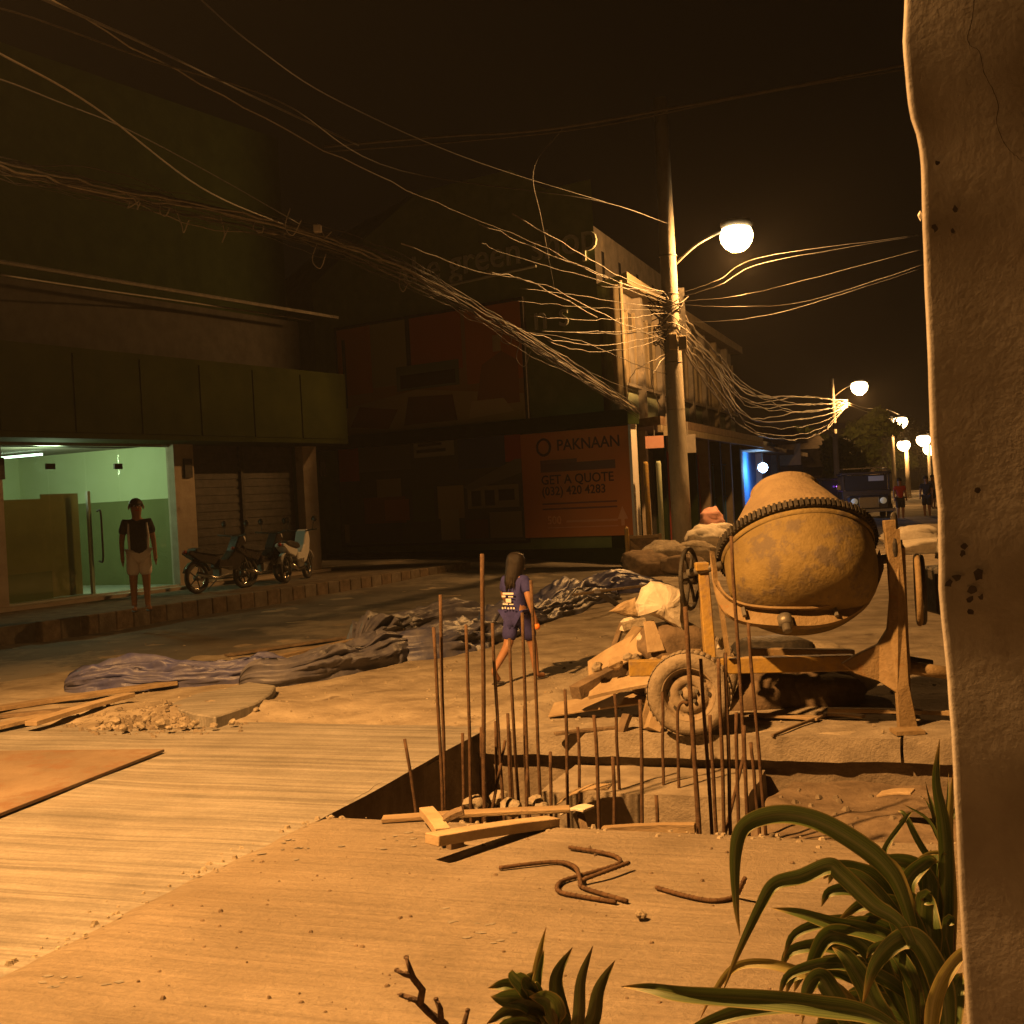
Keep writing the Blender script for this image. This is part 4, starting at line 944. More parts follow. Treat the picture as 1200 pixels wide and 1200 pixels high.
# at the pit's front edge
plank(G(448, 960, .045), G(668, 948, .05), .09, .022, M_wood, 'long thin plank lying along the front edge of the pit')
plank(G(506, 984, .14), G(648, 963, .04), .10, .05, M_wood2, 'thick pale timber propped over the pit edge')
plank(G(500, 957, .07)+Vector((0, 0, .03)), G(520, 990, .05)+Vector((0, 0, .06)), .075, .045, M_wood2, 'short pale offcut under the propped timber')
plank(G(520, 961, .13), G(543, 950, .17), .09, .03, M_wood3, 'small reddish offcut on top of the propped timber')
plank(G(525, 990, .05), G(541, 986, .05), .05, .05, M_wood3, 'dark wooden chock beneath the propped timber')
plank(P(706, 974, 6.75), P(815, 970, 6.6), .05, .05, M_wood, 'wooden strip along the pit edge at right')
plank(P(663, 952, 7.1), P(690, 948, 7.0), .12, .015, M_paper, 'small pale scrap board in the pit', warp=.02)
plank(P(680, 955, 7.05), P(688, 985, 6.95), .04, .03, M_wood3, 'dark stub of wood under the pale scrap')
plank(P(655, 940, 8.0), P(715, 922, 7.9), .14, .012, M_wood2, 'curled plywood scrap on the pit footing', warp=.04)
# planks left, by the tarps
plank(G(-40, 836, .05), G(205, 800, .06), .14, .04, M_wood, 'long plank lying in front of the first tarp')
plank(G(-60, 866, .03), G(64, 836, .05), .15, .035, M_wood, 'short wide plank at the left edge of the photo')
plank(G(36, 848, .07), G(152, 814, .08), .12, .04, M_wood2, 'pale plank laid across the other planks at left')
plank(G(-80, 848, .02), G(120, 828, .02), .12, .03, M_wood3, 'dark plank under the pale one at left')
plank(G(266, 768, .04), G(420, 745, .06), .14, .025, M_wood3, 'dark board lying behind the grey tarp')
plank(G(290, 778, .10), G(470, 738, .12), .10, .03, M_wood, 'long stick of timber lying on the grey tarp')
# stained panel on the driveway
p1 = G(193, 881, .012); e1 = (G(0, 957, .012)-p1); e2 = (G(0, 883, .012)-p1)
e1 = e1.normalized()*2.6; e2 = e2.normalized()*2.4
o = MB().prism([p1, p1+e2, p1+e1+e2, p1+e1], (0, 0, .022)).build('panel', M_plyrust, None, bevel=.003); tag(o, 'reddish stained plywood sheet lying flat on the driveway', 'plywood sheet')
# debris left of the mixer
plank(P(690, 789, 9.75), P(757, 751, 9.55), .26, .018, M_wood2, 'tilted pale plywood offcut on top of the debris heap', up=Vector((-.3, -.55, .8)), warp=.015)
plank(P(674, 812, 9.3), P(745, 776, 9.7), .11, .10, M_wood3, 'dark beam end poking out of the debris heap')
plank(P(692, 810, 9.35), P(764, 795, 9.2), .20, .03, M_wood2, 'pale board below the dark beam in the heap', up=Vector((0, -.35, .9)))
plank(G(646, 832, .05), G(760, 816, .14), .36, .016, M_wood2, 'wide thin plywood sheet lying at the foot of the heap', up=Vector((0, -.12, 1)))
plank(P(757, 855, 8.85), P(770, 803, 8.95), .10, .035, M_wood, 'reddish plank leaning against the mixer tyre', up=Vector((0, 1, .2)))
plank(P(764, 856, 8.75), P(772, 832, 8.8), .10, .11, M_wood2, 'wedge of timber chocking the mixer tyre', up=Vector((0, 1, .1)))
plank(P(760, 728, 9.4), P(769, 764, 9.3), .085, .02, M_wood2, 'pointed pale splinter standing in the heap', up=Vector((.2, -1, 0)), taper=-.6)
plank(G(650, 860, .02), G(735, 852, .02), .05, .02, M_wood3, 'thin dark stick on the kerb left of the tyre')
plank(P(735, 838, 8.9), P(726, 866, 8.8), .06, .05, M_wood3, 'dark stub of wood on the kerb edge')
plank(G(640, 812, .01), G(690, 800, .01), .05, .012, M_wood2, 'splinter of plywood on the sand by the heap')
plank(G(632, 820, .0), G(668, 826, .01), .07, .01, M_wood3, 'small dark splinter on the sand near the child')
plank(P(718, 765, 9.9), P(730, 730, 10.0), .05, .03, M_wood3, 'dark stick standing behind the debris heap')
plank(P(731, 768, 9.7), P(752, 738, 9.75), .16, .09, M_wood, 'short thick block inside the debris heap')
plank(P(730, 735, 9.9), P(757, 728, 9.9), .1, .06, M_rock, 'stone-grey block at the back of the heap')
plank(G(905, 862, .02), G(968, 838, .03), .02, .02, M_wood3, 'thin dark rod lying between mixer tyre and leg')
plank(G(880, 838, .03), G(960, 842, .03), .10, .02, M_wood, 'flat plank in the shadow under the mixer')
plank(G(960, 836, .03), G(1012, 840, .03), .08, .02, M_wood2, 'short pale plank beneath the mixer by its leg')
plank(G(970, 832, .08), G(1120, 836, .06), .06, .03, M_wood, 'long batten on the ground behind the mixer leg')
plank(P(1070, 928, 7.2), P(1030, 931, 7.3), .12, .015, M_wood2, 'pale board scrap on the floor of the trench', warp=.01)
# low broken slab of old concrete lying on the spoil
q = [G(x, y, .10) for x, y in ((196, 826), (232, 812), (262, 807), (292, 799), (323, 803), (318, 812), (300, 824), (276, 832), (252, 840), (226, 836))]
bs = MB(); bs.prism(q, (0, 0, -.14)); o = bs.build('broken_slab', M_slabB, None, bevel=.012); tag(o, 'flat broken piece of concrete in front of the grey tarpaulin', 'concrete slab')
# rubble stones
def rock(c, r, lbl=None, m=M_rock, seed=0, name='stone', flat=.7, group=None):
    bm = bmesh.new(); bmesh.ops.create_icosphere(bm, subdivisions=2, radius=1)
    for v in bm.verts:
        q = v.co.copy(); k = 1+.55*fbm(q+Vector((seed*3.1, seed, 0)), 1.1, 3); v.co = Vector((q.x*k*r, q.y*k*r*.85, q.z*k*r*flat))
    me = bpy.data.meshes.new(name); bm.to_mesh(me); bm.free(); me.materials.append(m)
    o = bpy.data.objects.new(name, me); COL.objects.link(o); o.location = c; o.rotation_euler = (random.uniform(-.4, .4), random.uniform(-.4, .4), random.uniform(0, 6))
    if lbl: tag(o, lbl, 'stone', group)
    return o
rock(G(751, 1072, .05), .026, 'small pale stone on the sidewalk below the bent bars', seed=2)
rock(G(110, 0, 0) if False else P(738, 735, 10), .10, 'pale concrete lump at the back of the debris heap', M_paper, 4)
rock(P(755, 748, 9.6), .07, 'pale chunk of concrete beside the plywood offcut', M_paper, 5)
for k, (px, py, r) in enumerate(((135, 845, .09), (165, 850, .07), (190, 848, .10), (215, 850, .06), (240, 843, .08), (120, 838, .07), (262, 838, .09), (290, 825, .07), (180, 838, .06), (152, 836, .06), (128, 850, .05), (145, 853, .06), (172, 843, .07), (205, 842, .05), (228, 848, .06), (250, 850, .05), (272, 846, .05), (300, 832, .05), (118, 845, .04), (198, 853, .05))):
    rock(G(px, py, .05), r*.62, 'lump of rubble on the spoil mound before the tarps', seed=k+9, group='rubble lumps on the spoil mound')
for k, (px, py, r) in enumerate(((700, 782, .05), (722, 778, .06), (745, 772, .05), (765, 775, .045), (735, 770, .04), (781, 774, .05))):
    rock(P(px, py, 9.3), r, 'lump of rubble lying on the mixer beam', M_wood2 if k % 2 else M_rock, k+31, group='rubble on the mixer beam')
for k, (px, py, Y, r) in enumerate(((600, 945, 7.4, .07), (626, 940, 7.4, .06), (636, 946, 7.2, .05), (560, 943, 7.6, .08), (585, 935, 7.8, .06))):
    rock(P(px, py, Y), r, 'lump of rubble down in the pit between rebars', seed=k+50, group='rubble in the pit')
# pebbles and grit
def pebbles(name, pts, m, lbl):
    mb = MB()
    for p, r in pts:
        a = random.uniform(0, 6.28); q = [Vector((math.cos(a+i*1.257)*r*random.uniform(.7, 1.2), math.sin(a+i*1.257)*r*random.uniform(.7, 1.2), 0)) for i in range(5)]
        t = Vector((0, 0, r*random.uniform(.5, .95)))
        mb.add([p+x for x in q]+[p+x*.55+t for x in q], [(5, 6, 7, 8, 9)]+[(i, (i+1) % 5, (i+1) % 5+5, i+5) for i in range(5)])
    tag(mb.build(name, m, None), lbl, 'gravel', kind='stuff')
pts = []
for k in range(230):
    px, py = random.uniform(150, 1000), random.uniform(975, 1195); p = G(px, py, .029); x, y = toS(p)
    if x > .15 and y < -.08: pts.append((p, random.choice((.003, .004, .005, .006, .007, .010, .013))))
pebbles('grit', pts, M_pitdirt, 'dark grit and pebbles scattered over the sidewalk')
pts = []
for k in range(900):
    px, py = random.uniform(60, 760), random.uniform(735, 880); p = G(px, py, 0); x, y = toS(p)
    if y > 2.6 and not (PIT[0]-.05 < x and y < 2.6): p.z = terrain(x, y)-.002; pts.append((p, random.choice((.006, .008, .011, .014, .02))*(1+max(0, y-4)*.06)))
pebbles('gravel', pts, M_rock, 'loose gravel on the sandy ground before the tarps')
pts = []
for k in range(260):
    x, y = random.uniform(.1, 4.4), random.uniform(2.6, 6); p = S(x, y); p.z = terrain(x, y)-.003; 
    if y < 3.05: p.z = .012
    pts.append((p, random.choice((.006, .009, .013, .02))))
pebbles('gravel', pts, M_rock, 'loose gravel around the mixer wheels')
pts = []
for k in range(170):
    x, y = random.uniform(2.1, 4.4), random.uniform(.1, 2.4); p = S(x, y); p.z = floor_z(x, y)-.002; pts.append((p, random.choice((.008, .012, .018, .03))))
pebbles('gravel', pts, M_pitwall, 'clods on the trench floor')
pts = []
for k in range(420):
    px, py = random.gauss(180, 42), random.gauss(846, 6); p = G(px, py, .03); x, y = toS(p)
    if y > 2.0: p.z = max(terrain(x, y), 0)-.002; pts.append((p, random.choice((.008, .012, .016, .022, .03))))
pebbles('gravel', pts, M_pitwall, 'dark pebbly spill along the front of the spoil mound')
pts = []
for k in range(260):   # crumbs along the seam between the two slabs and the pit lip
    if k < 150: y = random.uniform(-5, -.05); x = edge_curve(y)+abs(random.gauss(0, .06))*(1 if random.random() < .4 else -1); z = 0 if x < edge_curve(y)+.05 else .028
    else: x = random.uniform(.1, 4.2); y = -abs(random.gauss(.05, .06)); z = .022
    pts.append((S(x, y, z), random.choice((.005, .007, .01, .014, .02))))
pebbles('crumbs', pts, M_rock, 'concrete crumbs along the slab seam and pit lip')
# flakes of dried mortar on the sidewalk
pts = []
for cx_, cy_ in ((335, 998), (70, 1150), (470, 985), (540, 1090)):
    for k in range(10):
        p = G(cx_+random.gauss(0, 28), cy_+random.gauss(0, 8), .031); x, y = toS(p)
        if y < -.05 and x > .1: pts.append((p, random.uniform(.008, .022)))
mb = MB()
for p, r in pts:
    a = random.uniform(0, 6.28); q = [p+Vector((math.cos(a+i*1.05)*r*random.uniform(.5, 1.5), math.sin(a+i*1.05)*r*random.uniform(.3, .8), 0)) for i in range(6)]
    mb.prism(q, (0, 0, .003))
tag(mb.build('mortar_flakes', M_slabB, None), 'pale flakes of dried mortar on the sidewalk', 'flakes', kind='stuff')

# ================================================================== SACKS, BAGS, TARPS
def sack(c, size, yaw, lbl, m, cat='sack', tilt=0, seed=0, group=None, fold=.10):
    bm = bmesh.new(); bmesh.ops.create_uvsphere(bm, u_segments=28, v_segments=18, radius=1)
    for v in bm.verts:
        q = v.co.copy()
        f = lambda t, e: math.copysign(abs(t)**e, t)
        p = Vector((f(q.x, .62), f(q.y, .62), f(q.z, .75)))
        p *= 1+fold*fbm(q+Vector((seed*7.3, 0, 0)), 1.6, 4)+fold*.5*abs(nz(q+Vector((0, seed, 0)), 3.4))
        p.z *= 1-.32*abs(p.x)**3
        v.co = Vector((p.x*size[0]/2, p.y*size[1]/2, p.z*size[2]/2))
    me = bpy.data.meshes.new('sack'); bm.to_mesh(me); bm.free(); me.materials.append(m); me.polygons.foreach_set('use_smooth', [True]*len(me.polygons))
    o = bpy.data.objects.new('cement_sack', me); COL.objects.link(o); o.location = c; o.rotation_euler = (tilt, 0, yaw); return tag(o, lbl, cat, group)
def crumpled(name, pix, Y, dep, m, lbl, cat, seed=1):
    """a stiff paper bag: outline in the photo's view, bulging with creases, real depth"""
    cen = P(sum(p[0] for p in pix)/len(pix), sum(p[1] for p in pix)/len(pix), Y); n = len(pix); mb = MB(); rings = [(1, 0), (.93, -.5), (.72, -.85), (.4, -1.0), (.12, -1.04)]
    vv = []
    dense = []
    for i in range(n):
        a, b_ = pix[i], pix[(i+1) % n]
        for k in range(4): t = k/4; dense.append(P(a[0]+(b_[0]-a[0])*t, a[1]+(b_[1]-a[1])*t, Y))
    N_ = len(dense)
    for side in (1, -1):
        for s_, d in rings:
            for p in dense:
                q = cen+(p-cen)*s_+Vector((0, d*dep/2*side, 0)); q += Vector((fbm(q+Vector((seed, 0, 0)), 9, 3), fbm(q+Vector((0, seed, 0)), 9, 3)*1.6, fbm(q, 9, 3)))*.012*(0 if s_ == 1 and side == -1 else 1); vv.append(q)
    ff = []
    for h in (0, 1):
        b0 = h*len(rings)*N_
        for r_ in range(len(rings)-1):
            for i in range(N_): ff.append((b0+r_*N_+i, b0+r_*N_+(i+1) % N_, b0+(r_+1)*N_+(i+1) % N_, b0+(r_+1)*N_+i))
        ff.append(tuple(b0+(len(rings)-1)*N_+i for i in range(N_)))
    mb.add(vv, ff); bm_o = mb.build(name, m, None, False); bm_o.name = name
    # weld the shared rim
    bm = bmesh.new(); bm.from_mesh(bm_o.data); bmesh.ops.remove_doubles(bm, verts=bm.verts, dist=.03 if False else .002); bm.to_mesh(bm_o.data); bm.free()
    return tag(bm_o, lbl, cat)
crumpled('cement_bag', [(745, 706), (752, 690), (763, 681), (784, 684), (801, 693), (803, 712), (804, 742), (790, 735), (778, 727), (760, 719), (748, 722)], 9.45, .24, M_paper, 'empty white cement bag propped up on the debris heap', 'cement bag')
crumpled('paper_sheet', [(714, 716), (728, 706), (746, 700), (752, 712), (750, 724), (732, 722)], 10.2, .06, M_wood2, 'brown paper scrap behind the white cement bag', 'paper')
crumpled('paper_scrap', [(840, 760), (843, 748), (853, 745), (854, 756), (846, 762)], 9.1, .05, M_paper, 'crumpled white paper between tyre and drum', 'paper')
sack(P(790, 755, 9.55), (.55, .42, .34), .2, 'dark sack under the white cement bag', M_wood3, seed=2)
sack(P(790, 790, 9.65), (.75, .5, .34), -.1, 'flattened dark sack at the bottom behind the tyre', M_wood3, seed=3)
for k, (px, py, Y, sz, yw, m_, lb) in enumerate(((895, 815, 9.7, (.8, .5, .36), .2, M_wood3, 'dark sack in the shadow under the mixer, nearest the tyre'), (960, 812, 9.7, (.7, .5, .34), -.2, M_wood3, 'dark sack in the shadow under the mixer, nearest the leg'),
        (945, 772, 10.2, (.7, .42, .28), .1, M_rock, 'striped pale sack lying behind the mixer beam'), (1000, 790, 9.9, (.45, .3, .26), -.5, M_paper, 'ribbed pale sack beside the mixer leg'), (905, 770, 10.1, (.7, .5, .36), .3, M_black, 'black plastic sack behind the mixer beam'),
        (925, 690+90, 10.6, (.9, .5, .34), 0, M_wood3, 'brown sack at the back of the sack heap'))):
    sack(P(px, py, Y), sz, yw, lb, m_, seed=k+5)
# sacks and rubbish round the foot of the lamp pole
for k, (px, py, Y, sz, m_, lb) in enumerate(((826, 632, 26, (.8, .6, .5), M_paper, 'pale sack heaped beside the lamp pole foot'), (842, 627, 26.4, (.7, .6, .5), M_paper, 'second pale sack, nearer the mixer drum'), (815, 650, 25.4, (1.0, .6, .5), M_rock, 'grey sack in front of the lamp pole'),
        (780, 655, 25, (1.1, .7, .6), M_rock, 'grey sack heap right of the wooden crate'), (760, 660, 24.6, (1.0, .7, .45), M_wood3, 'dark sack slumped before the wooden crate'), (798, 663, 24.4, (.9, .6, .4), M_wood3, 'dark sack between the crate and the handwheel'), (834, 610, 27, (.5, .5, .5), M_pink, 'pinkish bag behind the pale sacks'))):
    sack(P(px, py, Y), sz, random.uniform(-.5, .5), lb, m_, seed=k+20, tilt=random.uniform(-.4, .4), fold=.25)
for k, (px, py, Y, sz, m_, lb) in enumerate(((1068, 632, 29, (1.3, .8, .6), M_paper, 'pale sack heap on the road left of the pillar'), (1090, 628, 30, (1.2, .8, .5), M_rock, 'grey sack behind the pale heap near the pillar'), (1085, 641, 27.5, (1.5, .9, .35), M_paper, 'flat pale sheet of sacking nearest the pillar'))):
    sack(P(px, py, Y), sz, random.uniform(-.3, .3), lb, m_, seed=k+40, fold=.3)
# crate with crossed braces
c = P(756, 648, 25.6); cr = thing('wooden_crate', Vector((c.x, c.y, .0)), 'wooden crate with crossed braces below the orange banner', 'crate'); h = .72
MB().box((c.x, c.y+.3, .40), (.70, .5, h)).build('box', M_wood3, cr)
for s_ in (1, -1): MB().plank((c.x-.33, c.y+.03-.012*s_, .38-.3*s_), (c.x+.33, c.y+.03-.012*s_, .38+.3*s_), .02, .08, Vector((0, 0, 1))).build('brace', M_wood, cr)
for x_ in (-.33, .33): MB().box((c.x+x_, c.y+.02, .42), (.06, .05, .78)).build('upright', M_wood, cr)
for z_ in (.08, .76): MB().box((c.x, c.y+.035, z_), (.6, .05, .06)).build('rail', M_wood, cr)
c2 = P(736, 655, 25.6); tag(MB().lathe([(.045, 0), (.045, .95), (.0, 1.0)], (c2.x, c2.y, 0), (0, 0, 1), 8).build('post', M_myel, None), 'short yellow stake just left of the wooden crate', 'post')

def tarp(name, pix, wd, ht, m, lbl, seed, zs=.02, na=170, nc=44):
    path = spline([G(x, y, zs) for x, y in pix], 30); L_ = [0]
    for a, b_ in zip(path, path[1:]): L_.append(L_[-1]+(b_-a).length)
    tot = L_[-1]; pts = []; k = 0
    for i in range(na+1):
        t = tot*i/na
        while k < len(L_)-2 and L_[k+1] < t: k += 1
        pts.append(path[k].lerp(path[k+1], min(1, (t-L_[k])/max(1e-6, L_[k+1]-L_[k]))))
    vv = []
    for i, p in enumerate(pts):
        d = (pts[min(i+1, na)]-pts[max(i-1, 0)]).normalized(); sd = Vector((d.y, -d.x, 0)); u = i/na; env = (1-abs(2*u-1)**6)**.5*.9+.1
        s_ = u*tot
        W = wd*(.75+.45*nz((s_, seed, 0), .9))*env; H = ht*(.75+.55*nz((s_, seed+5, 0), 1.3))*env
        for j in range(nc+1):
            a = math.pi*j/nc; q = Vector((s_*1.0, math.cos(a)*W*2.2, seed*3.7+math.sin(a)*1.5))
            wq = Vector((q.x, j*.19, q.z)); ww = nz(wq, .8)*.9
            fold = 1-abs(noise.noise(Vector((q.x*.8+ww, j*.16+q.x*.7+ww, q.z)))*1.6) ; f2 = 1-abs(noise.noise(Vector((q.x*2.0+ww*2, j*.28-q.x*1.5, q.z+9)))*1.6) ; f3 = 1-abs(noise.noise(Vector((q.x*7+j*.5, j*.7-q.x*5, q.z+5)))*1.5)
            rr = .60+.30*max(0, fold)**1.4+.12*max(0, f2)**1.4+.02*f3
            pp = p+sd*(math.cos(a)*W*rr*1.15+.05*nz((s_, j, seed), .8))+Vector((0, 0, max(0, math.sin(a))**.8*H*rr*1.2+(.0 if 0 < j < nc else -.04)))
            x_, y_ = toS(pp); pp.z += max(-.02, terrain(x_, y_))-zs*.5; vv.append(pp)
    n1 = nc+1; ff = [(i*n1+j, i*n1+j+1, (i+1)*n1+j+1, (i+1)*n1+j) for i in range(na) for j in range(nc)]+[tuple(range(nc, -1, -1)), tuple(na*n1+j for j in range(n1))]
    mb = MB(); mb.add(vv, ff); o = mb.build(name, m, None, True); return tag(o, lbl, 'tarpaulin', 'rolled tarpaulins between site and road')
tarp('tarpaulin', [(76, 808), (150, 803), (240, 800), (350, 792)], .38, .29, M_tarpb, 'bluish crumpled tarpaulin at the left end of the row', 1)
tarp('tarpaulin', [(280, 803), (350, 797), (420, 780), (500, 762)], .38, .32, M_tarpg, 'grey rolled tarpaulin, second from the left', 2)
tarp('tarpaulin', [(440, 768), (500, 766), (560, 750), (610, 732)], .44, .38, M_tarpn, 'dark creased tarpaulin just left of the walking child', 3)
tarp('tarpaulin', [(420, 758), (470, 742), (540, 730), (590, 722)], .38, .32, M_tarpg, 'grey folded tarpaulin behind the dark one', 4)
tarp('tarpaulin', [(585, 738), (640, 724), (690, 707), (720, 700)], .34, .28, M_tarpn, 'dark folded tarpaulin just right of the walking child', 5)
tarp('tarpaulin', [(640, 712), (690, 698), (740, 692), (772, 688)], .50, .30, M_tarpb, 'blue tarpaulin at the right end of the row', 6)
plank(G(700, 694, .35), G(728, 712, .05), .10, .03, M_tarpg, 'pale grey batten lying across the blue tarpaulin')
plank(G(672, 697, .28), G(760, 686, .30), .10, .03, M_wood3, 'dark board on top of the blue tarpaulin')

# ================================================================== PILLAR (near, right edge)
PP = Plane((P(1095, 600, 2.25).x, 2.25), R(112))     # front face runs across the street direction
pil = thing('plaster_pillar', PP.pt(.35, 0), 'stained plaster pillar filling the right edge, close to the viewer', 'pillar')
prof = [(1060, -60), (1060, 0), (1057, 55), (1061, 95), (1066, 135), (1076, 165), (1079, 200), (1081, 280), (1086, 400), (1090, 520), (1099, 600), (1100, 650), (1099, 690), (1106, 760), (1114, 850), (1119, 950), (1124, 1060), (1130, 1150), (1133, 1200), (1138, 1300)]
zp = [(PP.sz(*p)[1], PP.sz(*p)[0]) for p in prof]; zp.append((-.1, zp[-1][1]+.03))
def left_edge(z):
    for (z0, s0_), (z1, s1_) in zip(zp, zp[1:]):
        if z1 <= z <= z0: t = (z-z1)/(z0-z1); return s1_+(s0_-s1_)*t
    return zp[0][1] if z > zp[0][0] else zp[-1][1]
nr, nc = 130, 22; vv = []
for i in range(nr+1):
    z = -.1+3.7*i/nr; s0_ = left_edge(z)+.0012*fbm((0, 0, z), 9, 3)
    row = []
    for j in range(nc+1):
        t = (j/nc)**2.6; s_ = s0_+(.62-s0_)*t; d = -.004*math.exp(-(t*(.62-s0_)/.003)**2)+.005*fbm((s_, z, 0), 2.2, 2); row.append(PP.pt(s_, z, d))
    # left return and back
    rowl = [PP.pt(s0_+.004*fbm((k, z*3, 1), 2, 3)+.012*(k == 1)+.003*k, z, -.02-.1*k) for k in (4, 3, 2, 1)]
    rowr = [PP.pt(.62, z, -.42)]
    vv += rowl+row+rowr
n1 = nc+1+5; mb = MB(); mb.add(vv, [(i*n1+j, i*n1+(j+1) % n1, (i+1)*n1+(j+1) % n1, (i+1)*n1+j) for i in range(nr) for j in range(n1)]); mb.build('shaft', M_pillar, pil, True)
def ppt(px, py, d=.004): s_, z_ = PP.sz(px, py); return PP.pt(s_, z_, d)
def crack(pix, wd):
    m = MB(); pts = spline([ppt(x, y, .006) for x, y in pix], 8); vv = []
    for k, p in enumerate(pts):
        j = Vector((0, 0, .003*nz((k, 1, 0), .7))); q = PP.dir*(wd*(.5+.5*abs(nz((k, 0, 3), .43)))); vv += [p+j-q, p+j+q]
    m.add(vv, [(2*k, 2*k+1, 2*k+3, 2*k+2) for k in range(len(pts)-1)]); m.build('crack', M_pstain, pil)
crack([(1143, -20), (1140, 20), (1134, 45), (1138, 55), (1148, 62), (1153, 85), (1163, 105), (1170, 125), (1168, 145), (1178, 170), (1192, 185), (1203, 192)], .0009)
for px, py, r in ((1098, 192, .005), (1119, 246, .006), (1096, 268, .007), (1117, 272, .005), (1128, 648, .006), (1122, 676, .009), (1140, 690, .010), (1148, 674, .011), (1136, 702, .008), (1150, 700, .006), (1138, 716, .006), (1112, 684, .008), (1130, 640, .006), (1146, 575, .006)):
    p = ppt(px, py, .0075); k0 = random.random()*6; q = [p+PP.dir*(math.cos(k0+i*.8)*r*random.uniform(.4, 1.2))+Vector((0, 0, math.sin(k0+i*.8)*r*random.uniform(.5, 1.4))) for i in range(8)]
    MB().add(q, [tuple(range(8))]).build('mould_spot', M_pstain, pil)
MB().lathe([(.0, -.012), (.004, -.004), (.005, .0), (.0, .008)], PP.pt(left_edge(PP.sz(1080, 249)[1])-.004, PP.sz(1080, 249)[1], -.02), (0, 0, 1), 8).build('drip', M_mwhite, pil, True)

# ================================================================== PLANTS in the foreground
def leaf(parent, pts, wd, m, tipw=.15, fold=.6, n=7, up=Vector((0, 0, 1)), prof=None):
    sp = spline(pts, n); N_ = len(sp); vv = []; side = None
    for i, p in enumerate(sp):
        t = i/(N_-1); d = (sp[min(i+1, N_-1)]-sp[max(i-1, 0)]).normalized()
        sd = d.cross(Vector((0, -1, .35))).normalized() if abs(d.dot(Vector((0, -1, .35)).normalized())) < .97 else d.orthogonal().normalized()
        if side is not None and sd.dot(side) < 0: sd = -sd
        side = sd; nn = sd.cross(d).normalized()
        wv = wd*.5*(min(1, .35+2.6*t)*(1-t**3.2)+.02)
        rip = .12*wv*math.sin(t*19)
        vv += [p-sd*wv+nn*(wv*fold+rip), p-sd*wv*.5+nn*wv*fold*.35, p, p+sd*wv*.5+nn*wv*fold*.35, p+sd*wv+nn*(wv*fold-rip)]
    mb = MB(); mb.add(vv, [(i*5+k, i*5+k+1, i*5+k+6, i*5+k+5) for i in range(N_-1) for k in range(4)]); o = mb.build('leaf', m, parent, True); rv_ = random.random()
    ca = o.data.color_attributes.new('blade', 'FLOAT_COLOR', 'POINT')
    for i in range(N_*5): ca.data[i].color = ((i % 5)/4, (i//5)/(N_-1), rv_, 1)
    return o
Yp = 2.95
base = P(1085, 1330, Yp); base.z = 0.0
dp = thing('dracaena_plant', base, 'broad-leaved green potted plant with arching leaves beside the pillar', 'plant')
MB().lathe([(.12, 0), (.13, .02), (.17, .26), (.185, .27), (.185, .31), (.165, .31), (.16, .27), (.0, .26)], base, (0, 0, 1), 28).build('pot', M_pot, dp, True)
def pp(pix, Y=Yp, dy=0): return [P(x, y, Y+dy*(i/(len(pix)-1))) for i, (x, y) in enumerate(pix)]
stems = [(1085, 1330, 1085, 1170, 0), (1100, 1330, 1115, 1080, .08), (1070, 1330, 1040, 1195, -.05)]
for x0, y0, x1, y1, dy in stems:
    a = P(x0, y0, Yp+dy); a.z = .24; b_ = P(x1, y1, Yp+dy); MB().tube([a, a.lerp(b_, .5)+Vector((.01, 0, 0)), b_], [.016, .014, .011], 8).build('stem', M_twig, dp, True)
